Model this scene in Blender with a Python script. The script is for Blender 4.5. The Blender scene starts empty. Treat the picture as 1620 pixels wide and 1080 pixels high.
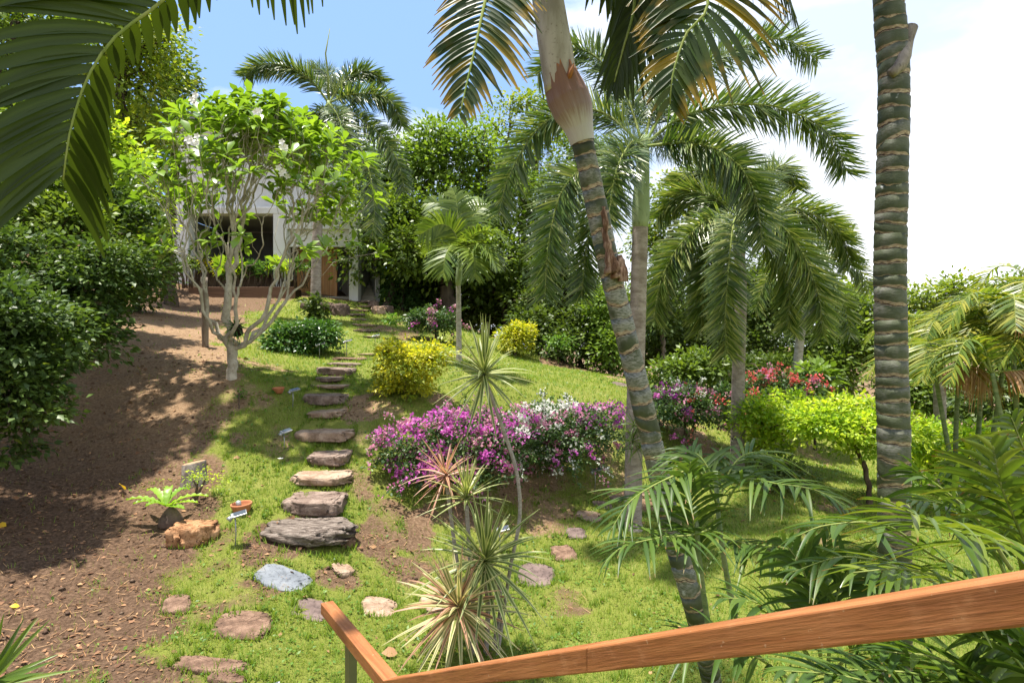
import bpy, math, numpy as np
from mathutils import Vector, Matrix

# ------------------------------------------------------------------ camera, world, sun, exposure
S = bpy.context.scene
F = 950.0                      # focal length in photograph pixels (1620 wide)
CZ = 3.2                       # eye height above the lower lawn
cam_d = bpy.data.cameras.new('camera'); cam = bpy.data.objects.new('camera', cam_d)
S.collection.objects.link(cam); S.camera = cam
cam.location = (0, 0, CZ); cam.rotation_euler = (math.radians(90), 0, 0)
cam_d.sensor_width = 36; cam_d.lens = F / 1620 * 36; cam_d.clip_start = .05; cam_d.clip_end = 3000

SUN_EL, SUN_AZ = math.radians(81), math.radians(-80)     # azimuth from +Y, negative = left
sd = Vector((math.sin(SUN_AZ) * math.cos(SUN_EL), math.cos(SUN_AZ) * math.cos(SUN_EL), math.sin(SUN_EL)))
sl = bpy.data.lights.new('sun', 'SUN'); so = bpy.data.objects.new('sun', sl); S.collection.objects.link(so)
sl.energy = 4.9; sl.angle = math.radians(1.5); sl.color = (1, .94, .84)
so.rotation_euler = sd.to_track_quat('Z', 'Y').to_euler(); so.location = (0, 0, 40)

S.view_settings.view_transform = 'Standard'; S.view_settings.look = 'None'
S.view_settings.exposure = 1.25; S.view_settings.gamma = 1

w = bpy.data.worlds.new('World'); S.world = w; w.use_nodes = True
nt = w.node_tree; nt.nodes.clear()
def N(nt, t, **kw):
    n = nt.nodes.new(t)
    for k, v in kw.items(): setattr(n, k, v)
    return n
wo = N(nt, 'ShaderNodeOutputWorld'); bg = N(nt, 'ShaderNodeBackground'); bg.inputs[1].default_value = .115
sky = N(nt, 'ShaderNodeTexSky', sky_type='NISHITA', sun_disc=False, sun_elevation=SUN_EL, sun_rotation=SUN_AZ,
        air_density=1.0, dust_density=1.2, ozone_density=1.3)
tc = N(nt, 'ShaderNodeTexCoord'); mp = N(nt, 'ShaderNodeMapping'); mp.inputs['Scale'].default_value = (1, 1, 2.0)
mp.inputs['Location'].default_value = (.33, .2, .1)
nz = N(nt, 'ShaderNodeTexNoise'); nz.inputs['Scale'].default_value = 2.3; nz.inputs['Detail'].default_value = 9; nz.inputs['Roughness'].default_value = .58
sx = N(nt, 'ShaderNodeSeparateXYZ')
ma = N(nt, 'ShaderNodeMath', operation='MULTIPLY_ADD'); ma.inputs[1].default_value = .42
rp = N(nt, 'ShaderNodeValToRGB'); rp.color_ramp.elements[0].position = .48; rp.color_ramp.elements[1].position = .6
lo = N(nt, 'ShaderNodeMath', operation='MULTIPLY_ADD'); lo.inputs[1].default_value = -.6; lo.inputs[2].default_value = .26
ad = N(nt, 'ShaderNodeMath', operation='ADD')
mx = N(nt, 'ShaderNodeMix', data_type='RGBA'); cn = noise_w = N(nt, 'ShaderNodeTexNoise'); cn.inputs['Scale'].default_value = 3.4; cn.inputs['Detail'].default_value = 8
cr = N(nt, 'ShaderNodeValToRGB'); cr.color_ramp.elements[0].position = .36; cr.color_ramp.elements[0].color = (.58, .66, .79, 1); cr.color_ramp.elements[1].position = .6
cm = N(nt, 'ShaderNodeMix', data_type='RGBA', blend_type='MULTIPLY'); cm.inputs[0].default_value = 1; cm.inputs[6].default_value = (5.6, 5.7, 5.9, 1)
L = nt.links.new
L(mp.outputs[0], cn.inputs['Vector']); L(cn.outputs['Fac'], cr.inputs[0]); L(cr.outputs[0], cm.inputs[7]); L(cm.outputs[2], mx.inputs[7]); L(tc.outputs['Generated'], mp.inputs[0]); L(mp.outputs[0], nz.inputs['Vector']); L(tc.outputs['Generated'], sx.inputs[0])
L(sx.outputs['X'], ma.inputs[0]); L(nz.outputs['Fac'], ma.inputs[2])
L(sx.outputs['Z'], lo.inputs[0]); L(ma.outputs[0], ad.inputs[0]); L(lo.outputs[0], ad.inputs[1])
bk = N(nt, 'ShaderNodeMath', operation='MULTIPLY_ADD'); bk.inputs[1].default_value = -.26; L(sx.outputs['Y'], bk.inputs[0]); L(ad.outputs[0], bk.inputs[2]); oz = N(nt, 'ShaderNodeMath', operation='ADD'); oz.inputs[1].default_value = .22; L(bk.outputs[0], oz.inputs[0])  # more cloud out of view behind the camera, added for soft fill
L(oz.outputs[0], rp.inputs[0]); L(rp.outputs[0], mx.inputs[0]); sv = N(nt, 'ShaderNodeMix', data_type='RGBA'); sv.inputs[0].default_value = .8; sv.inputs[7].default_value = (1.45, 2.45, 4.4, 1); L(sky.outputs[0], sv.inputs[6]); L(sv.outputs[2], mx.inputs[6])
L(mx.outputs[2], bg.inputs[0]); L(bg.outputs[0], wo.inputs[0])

try:
    S.cycles.transparent_max_bounces = 4; S.cycles.max_bounces = 7; S.cycles.diffuse_bounces = 3; S.cycles.transmission_bounces = 4
except Exception: pass

# ------------------------------------------------------------------ helpers
def W(px, py, D): return np.array([(px - 810) / F * D, D, CZ - (py - 540) / F * D])
def WP(*pts): return np.array([W(*p) for p in pts])
WL = {}
COL = S.collection
def nrm(a): return a / np.maximum(np.linalg.norm(a, axis=-1, keepdims=True), 1e-9)

def tag(o, label, cat, group=None, kind=None):
    if label: o['label'] = label
    if cat: o['category'] = cat
    if group: o['group'] = group
    if kind: o['kind'] = kind
    return o
def thing(name, label, cat, loc, group=None):
    o = bpy.data.objects.new(name, None); COL.objects.link(o); o.location = [float(v) for v in loc]; o.empty_display_size = .1
    WL[o.name] = np.array(loc, float)
    return tag(o, label, cat, group)

class MB:
    def __init__(s): s.V = []; s.Fc = []; s.A = []; s.n = 0
    def add(s, v, f, lf=None, mi=0):
        v = np.asarray(v, float).reshape(-1, 3); f = np.asarray(f, int)
        if lf is None: lf = np.zeros_like(v)
        s.V.append(v); s.A.append(np.asarray(lf, float).reshape(-1, 3)); s.Fc.append((f + s.n, mi)); s.n += len(v)
    def tube(s, pts, rad, sides=8, mi=0, cap=True, rnd=0.):
        pts = np.asarray(pts, float); m = len(pts); rad = np.broadcast_to(np.asarray(rad, float), (m,))
        T = nrm(np.gradient(pts, axis=0)); ref = np.array([0, 0, 1.]) if abs(T[0][2]) < .9 else np.array([1., 0, 0])
        X = np.zeros_like(pts); x = nrm(np.cross(ref, T[0]))
        for i in range(m):
            x = nrm(x - T[i] * np.dot(x, T[i])); X[i] = x
        Y = np.cross(T, X); a = np.linspace(0, 2 * np.pi, sides, endpoint=False)
        v = pts[:, None] + rad[:, None, None] * (np.cos(a)[None, :, None] * X[:, None] + np.sin(a)[None, :, None] * Y[:, None])
        L_ = np.concatenate([[0], np.cumsum(np.linalg.norm(np.diff(pts, axis=0), axis=1))])
        lf = np.stack([np.broadcast_to(a / 6.283, (m, sides)), np.broadcast_to(L_[:, None], (m, sides)), np.full((m, sides), rnd)], -1)
        i, j = np.meshgrid(np.arange(m - 1), np.arange(sides), indexing='ij'); k = (j + 1) % sides
        f = np.stack([i * sides + j, i * sides + k, (i + 1) * sides + k, (i + 1) * sides + j], -1).reshape(-1, 4)
        n0 = s.n; s.add(v, f, lf, mi)
        if cap:
            s.Fc.append((np.array([[n0 + (m - 1) * sides + q for q in range(sides)]]), mi))
            s.Fc.append((np.array([[n0 + q for q in range(sides)][::-1]]), mi))
    def box(s, lo, hi, mi=0):
        x0, y0, z0 = lo; x1, y1, z1 = hi
        v = [(x0, y0, z0), (x1, y0, z0), (x1, y1, z0), (x0, y1, z0), (x0, y0, z1), (x1, y0, z1), (x1, y1, z1), (x0, y1, z1)]
        s.hexa(v, mi)
    def hexa(s, v, mi=0):
        s.add(v, [(0, 3, 2, 1), (4, 5, 6, 7), (0, 1, 5, 4), (1, 2, 6, 5), (2, 3, 7, 6), (3, 0, 4, 7)], None, mi)
    def build(s, name, mats, parent=None, flat=False, bevel=0):
        me = bpy.data.meshes.new(name)
        V = np.concatenate(s.V); A = np.concatenate(s.A)
        if parent is not None: V = V - WL[parent.name]
        me.vertices.add(len(V)); me.vertices.foreach_set('co', V.astype(np.float32).ravel())
        lt = np.concatenate([np.full(len(f), f.shape[1]) for f, _ in s.Fc]); mi = np.concatenate([np.full(len(f), m) for f, m in s.Fc])
        lv = np.concatenate([f.ravel() for f, _ in s.Fc])
        me.loops.add(len(lv)); me.loops.foreach_set('vertex_index', lv.astype(np.int32))
        me.polygons.add(len(lt)); me.polygons.foreach_set('loop_start', np.concatenate([[0], np.cumsum(lt)[:-1]]).astype(np.int32))
        me.polygons.foreach_set('material_index', mi.astype(np.int32))
        if flat: me.polygons.foreach_set('use_smooth', np.zeros(len(lt), bool))
        else: me.polygons.foreach_set('use_smooth', np.ones(len(lt), bool))
        at = me.attributes.new('lf', 'FLOAT_VECTOR', 'POINT'); at.data.foreach_set('vector', A.astype(np.float32).ravel())
        me.update(calc_edges=True); me.validate()
        for m in (mats if isinstance(mats, (list, tuple)) else [mats]): me.materials.append(m)
        o = bpy.data.objects.new(name, me); COL.objects.link(o)
        if parent is not None: o.parent = parent; WL[o.name] = WL[parent.name]
        else: WL[o.name] = np.zeros(3)
        if bevel:
            b = o.modifiers.new('bevel', 'BEVEL'); b.width = bevel; b.segments = 2; b.limit_method = 'ANGLE'
        return o

def spline(P, n):
    """Catmull-Rom through P, n samples evenly along the length"""
    P = np.asarray(P, float); Q = np.vstack([2 * P[0] - P[1], P, 2 * P[-1] - P[-2]]); out = []
    for i in range(len(P) - 1):
        p0, p1, p2, p3 = Q[i:i + 4]; t = np.linspace(0, 1, 24, endpoint=False)[:, None]
        out.append(.5 * (2 * p1 + (p2 - p0) * t + (2 * p0 - 5 * p1 + 4 * p2 - p3) * t ** 2 + (3 * p1 - p0 - 3 * p2 + p3) * t ** 3))
    out = np.vstack(out + [P[-1:]]); d = np.concatenate([[0], np.cumsum(np.linalg.norm(np.diff(out, axis=0), axis=1))])
    u = np.linspace(0, d[-1], n)
    return np.stack([np.interp(u, d, out[:, k]) for k in range(3)], 1)

def hash2(ix, iy, seed):
    v = np.sin(ix * 127.1 + iy * 311.7 + seed * 74.7) * 43758.5453
    return v - np.floor(v)
def vnoise(x, y, seed=0):
    ix, iy = np.floor(x), np.floor(y); fx, fy = x - ix, y - iy; fx = fx * fx * (3 - 2 * fx); fy = fy * fy * (3 - 2 * fy)
    a, b, c, d = hash2(ix, iy, seed), hash2(ix + 1, iy, seed), hash2(ix, iy + 1, seed), hash2(ix + 1, iy + 1, seed)
    return a + (b - a) * fx + (c - a) * fy + (a - b - c + d) * fx * fy
def fbm(x, y, seed=0, o=4):
    s = 0; amp = .5; tot = 0
    for k in range(o): s = s + amp * vnoise(x * 2 ** k, y * 2 ** k, seed + k * 7); tot += amp; amp *= .55
    return s / tot
def sstep(a, b, x):
    t = np.clip((x - a) / (b - a), 0, 1); return t * t * (3 - 2 * t)

# ------------------------------------------------------------------ materials
def mat(name):
    m = bpy.data.materials.new(name); m.use_nodes = True; t = m.node_tree; t.nodes.clear()
    return m, t, N(t, 'ShaderNodeOutputMaterial')
def ramp(t, cols, pos=None):
    r = N(t, 'ShaderNodeValToRGB'); e = r.color_ramp.elements
    pos = pos or [i / max(1, len(cols) - 1) for i in range(len(cols))]
    while len(e) < len(cols): e.new(.5)
    for i, (c, p) in enumerate(zip(cols, pos)): e[i].position = p; e[i].color = (*c, 1)
    return r
def noise(t, scale, detail=4, rough=.55, vec=None, dist=0):
    n = N(t, 'ShaderNodeTexNoise'); n.inputs['Scale'].default_value = scale; n.inputs['Detail'].default_value = detail
    n.inputs['Roughness'].default_value = rough; n.inputs['Distortion'].default_value = dist
    if vec is not None: t.links.new(vec, n.inputs['Vector'])
    return n
def ocoord(t, scale=(1, 1, 1)):
    c = N(t, 'ShaderNodeTexCoord'); m = N(t, 'ShaderNodeMapping'); m.inputs['Scale'].default_value = scale
    t.links.new(c.outputs['Object'], m.inputs[0]); return m.outputs[0]
def attr(t):
    a = N(t, 'ShaderNodeAttribute', attribute_name='lf'); s = N(t, 'ShaderNodeSeparateXYZ'); t.links.new(a.outputs['Vector'], s.inputs[0]); return s
def mix(t, fac, a, b):
    m = N(t, 'ShaderNodeMix', data_type='RGBA')
    for i, v in ((0, fac), (6, a), (7, b)):
        if isinstance(v, (int, float)): m.inputs[i].default_value = v
        elif isinstance(v, tuple): m.inputs[i].default_value = (*v, 1)
        else: t.links.new(v, m.inputs[i])
    return m.outputs[2]
def math_(t, op, a, b=None, c=None):
    m = N(t, 'ShaderNodeMath', operation=op)
    for i, v in enumerate((a, b, c)):
        if v is None: continue
        if isinstance(v, (int, float)): m.inputs[i].default_value = v
        else: t.links.new(v, m.inputs[i])
    return m.outputs[0]
def maprange(t, v, a, b, c=0, d=1):
    m = N(t, 'ShaderNodeMapRange', clamp=True, interpolation_type='SMOOTHSTEP'); t.links.new(v, m.inputs[0])
    for i, x in enumerate((a, b, c, d)): m.inputs[i + 1].default_value = x
    return m.outputs[0]
def bump(t, h, strength=.5, dist=.02):
    b = N(t, 'ShaderNodeBump'); b.inputs['Strength'].default_value = strength; b.inputs['Distance'].default_value = dist
    t.links.new(h, b.inputs['Height']); return b.outputs[0]
def bsdf(t, out, col, rough=.7, spec=.3, nor=None, metal=0, coat=0):
    p = N(t, 'ShaderNodeBsdfPrincipled')
    if isinstance(col, tuple): p.inputs['Base Color'].default_value = (*col, 1)
    else: t.links.new(col, p.inputs['Base Color'])
    if isinstance(rough, (int, float)): p.inputs['Roughness'].default_value = rough
    else: t.links.new(rough, p.inputs['Roughness'])
    p.inputs['Specular IOR Level'].default_value = spec; p.inputs['Metallic'].default_value = metal; p.inputs['Coat Weight'].default_value = coat
    if nor is not None: t.links.new(nor, p.inputs['Normal'])
    if out is not None: t.links.new(p.outputs[0], out.inputs[0])
    return p

def leaf_mat(name, cols, trans=.35, rough=.42, spec=.35, edge=None, tip=None, pos=None, tboost=1.5, warm=(1.0, 1.0, .45)):
    m, t, out = mat(name); a = attr(t); r = ramp(t, cols, pos); t.links.new(a.outputs[2], r.inputs[0]); c = r.outputs[0]
    au = math_(t, 'ABSOLUTE', a.outputs[0])
    if edge: c = mix(t, maprange(t, au, edge[1] - .12, edge[1] + .12, 0, edge[2] if len(edge) > 2 else 1), c, edge[0])
    if tip:
        g = N(t, 'ShaderNodeNewGeometry'); nn = noise(t, tip[2] if len(tip) > 2 else 9, 2, vec=g.outputs['Position'])
        c = mix(t, math_(t, 'MULTIPLY', maprange(t, a.outputs[1], tip[1], 1), maprange(t, nn.outputs['Fac'], .4, .62)), c, tip[0])
    p = bsdf(t, None, c, rough, spec)
    tr = N(t, 'ShaderNodeBsdfTranslucent')
    v = N(t, 'ShaderNodeVectorMath', operation='MULTIPLY'); t.links.new(c, v.inputs[0]); v.inputs[1].default_value = tuple(tboost * x for x in warm)
    t.links.new(v.outputs[0], tr.inputs[0])
    ms = N(t, 'ShaderNodeMixShader'); ms.inputs[0].default_value = trans
    t.links.new(p.outputs[0], ms.inputs[1]); t.links.new(tr.outputs[0], ms.inputs[2]); t.links.new(ms.outputs[0], out.inputs[0])
    return m
def bark_mat(name, c1, c2, scale=6, stretch=(1, 1, .35), spots=None, bumps=.5):
    m, t, out = mat(name); o = ocoord(t, stretch); n = noise(t, scale, 6, .65, o); n2 = noise(t, scale * 5, 4, .6, o)
    c = ramp(t, [c1, c2], [.35, .65]); t.links.new(n.outputs['Fac'], c.inputs[0]); c = c.outputs[0]
    if spots:
        n3 = noise(t, spots[1], 3, .5, ocoord(t)); c = mix(t, maprange(t, n3.outputs['Fac'], .52, .6), c, spots[0])
    c = mix(t, math_(t, 'MULTIPLY', maprange(t, n2.outputs['Fac'], .55, .7), .6), c, tuple(x * .45 for x in c1))
    bsdf(t, out, c, .85, .15, bump(t, n2.outputs['Fac'], bumps, .02)); return m
G_ = {}
def greens():
    lm = leaf_mat
    G_['fox'] = lm('foxtail_leaflet', [(.034, .07, .013), (.07, .125, .024), (.15, .205, .05), (.32, .35, .13)], .28, .34, .75, pos=[0, .5, .85, 1])  # pale end of the ramp paints gloss highlights into some leaflets
    G_['foxy'] = lm('foxtail_leaflet_pale', [(.042, .085, .014), (.09, .145, .025), (.19, .24, .052), (.38, .39, .14)], .3, .34, .75, pos=[0, .45, .8, 1])  # lighter, yellower foxtail tone; same painted highlights at its pale end
    G_['near'] = lm('leaning_palm_leaflet', [(.024, .041, .007), (.034, .056, .009), (.047, .072, .012)], .24, .42, .22, tboost=1.6, warm=(1.05, 1, .3))
    G_['nearo'] = lm('yellowing_palm_leaflet', [(.022, .042, .008), (.033, .06, .01), (.06, .08, .014), (.3, .2, .02)], .3, .4, .2, pos=[0, .6, .85, 1], tboost=1.6, tip=((.33, .2, .02), .4, 8))
    G_['manila'] = lm('small_palm_leaflet', [(.07, .12, .018), (.12, .18, .024), (.2, .26, .04)], .35, .38, .45)
    G_['areca'] = lm('areca_leaflet', [(.06, .11, .016), (.12, .18, .025), (.2, .24, .035), (.36, .34, .05)], .38, .4, .4)
    G_['dead'] = lm('dry_frond_leaflet', [(.25, .13, .06), (.38, .22, .11), (.45, .3, .16)], .2, .7, .15)
    G_['cane'] = lm('cane_palm_leaflet', [(.038, .078, .015), (.064, .118, .02), (.11, .17, .028)], .36, .42, .35, tip=((.25, .12, .04), .88, 14))
    G_['caney'] = lm('cane_palm_leaflet_light', [(.05, .095, .014), (.09, .14, .018), (.17, .21, .028)], .36, .28, .5, tip=((.16, .06, .02), .8, 10))
    G_['evergreen'] = lm('dark_shrub_leaf', [(.036, .07, .015), (.063, .11, .022), (.105, .165, .03), (.19, .24, .04)], .3, .45, .35, pos=[0, .5, .85, 1])
    G_['bg_dark'] = lm('dark_tree_leaf', [(.038, .068, .012), (.072, .115, .019), (.13, .18, .03)], .33, .42, .35)
    G_['bg_mid'] = lm('mid_tree_leaf', [(.06, .1, .014), (.105, .165, .022), (.18, .245, .032)], .34, .42, .35)
    G_['bg_bright'] = lm('bright_tree_leaf', [(.08, .14, .018), (.13, .21, .027), (.21, .3, .04)], .38, .42, .35)
    G_['bg_yellow'] = lm('yellowish_tree_leaf', [(.07, .125, .015), (.125, .19, .022), (.21, .27, .03), (.33, .34, .03)], .38, .45, .3)
    G_['bg_grey'] = lm('pale_tree_leaf', [(.06, .1, .03), (.11, .16, .05), (.18, .22, .07)], .3, .45, .35)
    G_['ivy'] = lm('climber_leaf', [(.03, .075, .018), (.055, .12, .025), (.1, .18, .03)], .28, .4, .35)
    G_['lime'] = lm('lime_shrub_leaf', [(.1, .2, .015), (.23, .37, .027), (.4, .5, .04), (.5, .56, .06)], .45, .4, .35)
    G_['gold'] = lm('golden_shrub_leaf', [(.12, .2, .02), (.3, .33, .025), (.52, .48, .03), (.62, .54, .05)], .4, .42, .3, pos=[0, .4, .75, 1])
    G_['hedge'] = lm('clipped_shrub_leaf', [(.03, .085, .016), (.06, .14, .025), (.11, .2, .035)], .3, .34, .45)
    G_['boug'] = lm('bougainvillea_leaf', [(.025, .06, .016), (.05, .1, .025), (.1, .16, .035)], .3, .4, .35)
    G_['plum'] = lm('plumeria_leaf', [(.11, .19, .018), (.17, .28, .027), (.26, .38, .04)], .38, .28, .5, edge=None)
    G_['grass'] = lm('grass_blade', [(.095, .165, .022), (.16, .24, .034), (.24, .3, .055), (.38, .36, .14)], .35, .55, .2, pos=[0, .45, .85, 1])
    G_['weed'] = lm('weed_leaf', [(.06, .14, .02), (.1, .2, .03), (.17, .27, .04)], .35, .45, .3)
    G_['fern'] = lm('fern_leaf', [(.16, .3, .03), (.26, .4, .05)], .35, .4, .4)
    G_['drac'] = lm('striped_leaf', [(.09, .13, .035), (.15, .2, .05)], .3, .4, .35, edge=((.42, .44, .2), .5))
    G_['dracp'] = lm('pink_striped_leaf', [(.13, .13, .05), (.2, .17, .07)], .3, .4, .35, edge=((.55, .27, .2), .42), warm=(1, .9, .6))
    G_['dracc'] = lm('cream_striped_leaf', [(.15, .19, .05), (.22, .25, .08)], .3, .4, .35, edge=((.58, .5, .28), .42), warm=(1, .95, .6))
    for k, cols in dict(magenta=[(.42, .05, .34), (.58, .12, .48), (.7, .32, .58)], pink=[(.5, .12, .28), (.62, .28, .4), (.7, .45, .5)], white=[(.66, .66, .6), (.8, .8, .76)],
                        purple=[(.2, .03, .2), (.33, .07, .33)], coral=[(.55, .06, .07), (.65, .13, .12), (.7, .25, .2)]).items():
        G_[k] = lm(k + '_bract', cols, .4, .6, .15, tboost=1.1, warm=(1, 1, 1))
    G_['litter'] = lm('dry_leaf', [(.08, .04, .022), (.17, .085, .045), (.28, .15, .08), (.4, .24, .12)], .12, .7, .2)
    G_['yellow_leaf'] = lm('yellow_leaf', [(.65, .38, .02), (.7, .45, .03)], .25, .5, .3)
greens()
# ---------------- barks and hard materials
B_ = {}
B_['grey_palm'] = bark_mat('grey_palm_bark', (.2, .16, .13), (.38, .33, .29), 5, (1, 1, 2.5))
B_['pale_palm'] = bark_mat('pale_palm_bark', (.3, .27, .22), (.5, .46, .4), 6, (1, 1, 2))
B_['plum'] = bark_mat('plumeria_bark', (.3, .26, .2), (.55, .5, .42), 7, (1, 1, .8), bumps=.4)
B_['trunk'] = bark_mat('dark_tree_bark', (.035, .025, .02), (.1, .075, .055), 5, (1, 1, .25), bumps=.9)
B_['twig'] = bark_mat('shrub_twig', (.06, .04, .028), (.15, .11, .08), 9)
B_['stake'] = bark_mat('grey_stake', (.15, .12, .09), (.26, .21, .17), 8, (1, 1, .2))
B_['drac'] = bark_mat('slender_stem_bark', (.24, .2, .18), (.42, .38, .34), 18, (1, 1, 3))
B_['stump'] = bark_mat('stump_bark', (.12, .1, .08), (.34, .3, .26), 9, (1, 1, .5))
B_['green_shaft'] = bark_mat('green_crownshaft', (.22, .3, .14), (.36, .42, .26), 4, (1, 1, .3), bumps=.1)
B_['rachis'] = bark_mat('frond_stalk', (.14, .2, .04), (.26, .28, .09), 6, bumps=.1)
B_['cane'] = bark_mat('cane_stem', (.09, .15, .06), (.26, .29, .17), 5, (1, 1, 4), bumps=.15)
def m_shaft():
    m, t, out = mat('pale_leaf_base'); a = attr(t)
    n = noise(t, 9, 6, .6, ocoord(t, (1, 1, .25))); n2 = noise(t, 40, 3, .5, ocoord(t))
    c = ramp(t, [(.3, .26, .2), (.52, .47, .4)], [.35, .6]); t.links.new(n.outputs['Fac'], c.inputs[0])
    c = mix(t, math_(t, 'MULTIPLY', maprange(t, n2.outputs['Fac'], .6, .7), .5), c.outputs[0], (.16, .12, .1))
    bsdf(t, out, c, .65, .25, bump(t, n.outputs['Fac'], .2, .01)); return m
B_['shaft'] = m_shaft()
def m_sheath():
    m, t, out = mat('peeling_leaf_sheath'); a = attr(t)
    # streaks run along the sheath: angle x stretched length
    cv = N(t, 'ShaderNodeCombineXYZ'); t.links.new(math_(t, 'MULTIPLY', a.outputs[0], 30), cv.inputs[0]); t.links.new(math_(t, 'MULTIPLY', a.outputs[1], 1.6), cv.inputs[1])
    n = noise(t, 1.6, 6, .65, cv.outputs[0])
    ph = math_(t, 'ADD', a.outputs[1], math_(t, 'MULTIPLY', math_(t, 'SUBTRACT', n.outputs['Fac'], .5), .6))
    c = ramp(t, [(.5, .48, .48), (.46, .42, .42), (.27, .19, .17), (.22, .12, .085), (.26, .13, .07), (.46, .17, .05)], [0, .22, .42, .72, .93, 1]); t.links.new(ph, c.inputs[0])
    bsdf(t, out, c.outputs[0], .6, .3, bump(t, n.outputs['Fac'], .5, .01)); return m
B_['sheath'] = m_sheath()
def m_ring(name='ringed_green_trunk', lo=.52, bloom=(.2, .19, .165)):
    m, t, out = mat(name); a = attr(t); o = ocoord(t)
    n = noise(t, 7, 6, .62, o); n2 = noise(t, 34, 5, .6, ocoord(t, (1, 1, 3))); n3 = noise(t, 3.2, 5, .6, o)
    g = ramp(t, [(.034, .045, .019), (.06, .072, .032), (.1, .108, .07)], [.3, .5, .7]); t.links.new(n.outputs['Fac'], g.inputs[0])
    # grey waxy bloom in blotches, more of it on some internodes
    bl = math_(t, 'ADD', n3.outputs['Fac'], math_(t, 'MULTIPLY', math_(t, 'SUBTRACT', a.outputs[2], .5), .3))
    bl2 = math_(t, 'MULTIPLY', maprange(t, bl, lo, lo + .16), maprange(t, n2.outputs['Fac'], .3, .62))
    c = mix(t, math_(t, 'MULTIPLY', bl2, .7), g.outputs[0], bloom)
    sp = noise(t, 11, 3, .5, o); c = mix(t, maprange(t, sp.outputs['Fac'], .69, .74), c, (.36, .37, .34))
    br = noise(t, 2.3, 4, .6, ocoord(t, (1, 1, .5))); c = mix(t, math_(t, 'MULTIPLY', maprange(t, br.outputs['Fac'], .64, .7), .8), c, (.17, .085, .05))
    # fibrous leaf scar
    ph = math_(t, 'ADD', a.outputs[1], math_(t, 'MULTIPLY', math_(t, 'SUBTRACT', n2.outputs['Fac'], .5), .1))
    sc = ramp(t, [(.14, .095, .07), (.33, .25, .18), (.47, .39, .31)], [.35, .5, .65]); t.links.new(n2.outputs['Fac'], sc.inputs[0])
    c = mix(t, maprange(t, ph, .22, .27, 1, 0), c, sc.outputs[0])
    c = mix(t, maprange(t, ph, .03, .07, 1, 0), c, (.03, .02, .015))
    bsdf(t, out, c, .6, .3, bump(t, n2.outputs['Fac'], .45, .008)); return m
B_['ring'] = m_ring(); B_['ring2'] = m_ring('ringed_pale_green_trunk', .44, (.34, .335, .29))
def m_rag():
    m, t, out = mat('torn_brown_bark'); n = noise(t, 14, 6, .7, ocoord(t, (2, 2, .35)))
    c = ramp(t, [(.025, .016, .012), (.14, .075, .045), (.36, .25, .18), (.5, .38, .28)], [.3, .45, .6, .75]); t.links.new(n.outputs['Fac'], c.inputs[0])
    bsdf(t, out, c.outputs[0], .85, .15, bump(t, n.outputs['Fac'], .9, .015)); return m
B_['rag'] = m_rag()
def m_stone(name, cs, sc=5, moss=None, strata=None, bumps=.7):
    m, t, out = mat(name); o = ocoord(t, strata or (1, 1, 1)); n = noise(t, sc, 7, .65, o, .4); n2 = noise(t, sc * 6, 6, .7, o)
    c = ramp(t, cs, [.3, .45, .58, .72][:len(cs)] if len(cs) == 4 else None); t.links.new(n.outputs['Fac'], c.inputs[0]); c = c.outputs[0]
    c = mix(t, math_(t, 'MULTIPLY', maprange(t, n2.outputs['Fac'], .5, .68), .6), c, tuple(x * .4 for x in cs[0]))
    if moss:
        n3 = noise(t, sc * .7, 4, .6, ocoord(t)); c = mix(t, maprange(t, n3.outputs['Fac'], .56, .66), c, moss)
    h = math_(t, 'ADD', n.outputs['Fac'], math_(t, 'MULTIPLY', n2.outputs['Fac'], .5))
    bsdf(t, out, c, .85, .2, bump(t, h, bumps, .03)); return m
M_ = {}
M_['tan'] = m_stone('tan_sandstone', [(.16, .1, .065), (.28, .19, .13), (.36, .26, .19), (.44, .34, .25)])
M_['brown'] = m_stone('brown_stone', [(.085, .06, .046), (.17, .12, .095), (.24, .18, .145), (.32, .25, .2)])
M_['barky'] = m_stone('layered_grey_stone', [(.04, .03, .025), (.14, .11, .09), (.26, .215, .18), (.35, .3, .26)], 4, strata=(1.5, 7, 7), bumps=1)
M_['slate'] = m_stone('blue_grey_slate', [(.09, .1, .115), (.15, .165, .185), (.19, .205, .225), (.2, .17, .13)], 3, bumps=.35)
M_['earthy'] = m_stone('earthy_flat_stone', [(.07, .042, .03), (.15, .09, .06), (.23, .145, .1), (.3, .2, .14)], 7, bumps=1)
M_['purple'] = m_stone('dark_purple_stone', [(.07, .05, .045), (.125, .09, .08), (.17, .125, .11), (.2, .15, .13)], 3, bumps=.3)
M_['orange'] = m_stone('orange_laterite', [(.1, .05, .025), (.3, .15, .07), (.45, .25, .13), (.5, .33, .2)], 5, bumps=1)
M_['clod'] = m_stone('earth_clod', [(.04, .024, .016), (.09, .055, .036), (.15, .1, .065), (.22, .16, .12)], 3)
M_['boulder'] = m_stone('dark_boulder', [(.05, .035, .028), (.1, .07, .055), (.16, .115, .09), (.2, .15, .12)], 2, bumps=.8)
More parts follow.
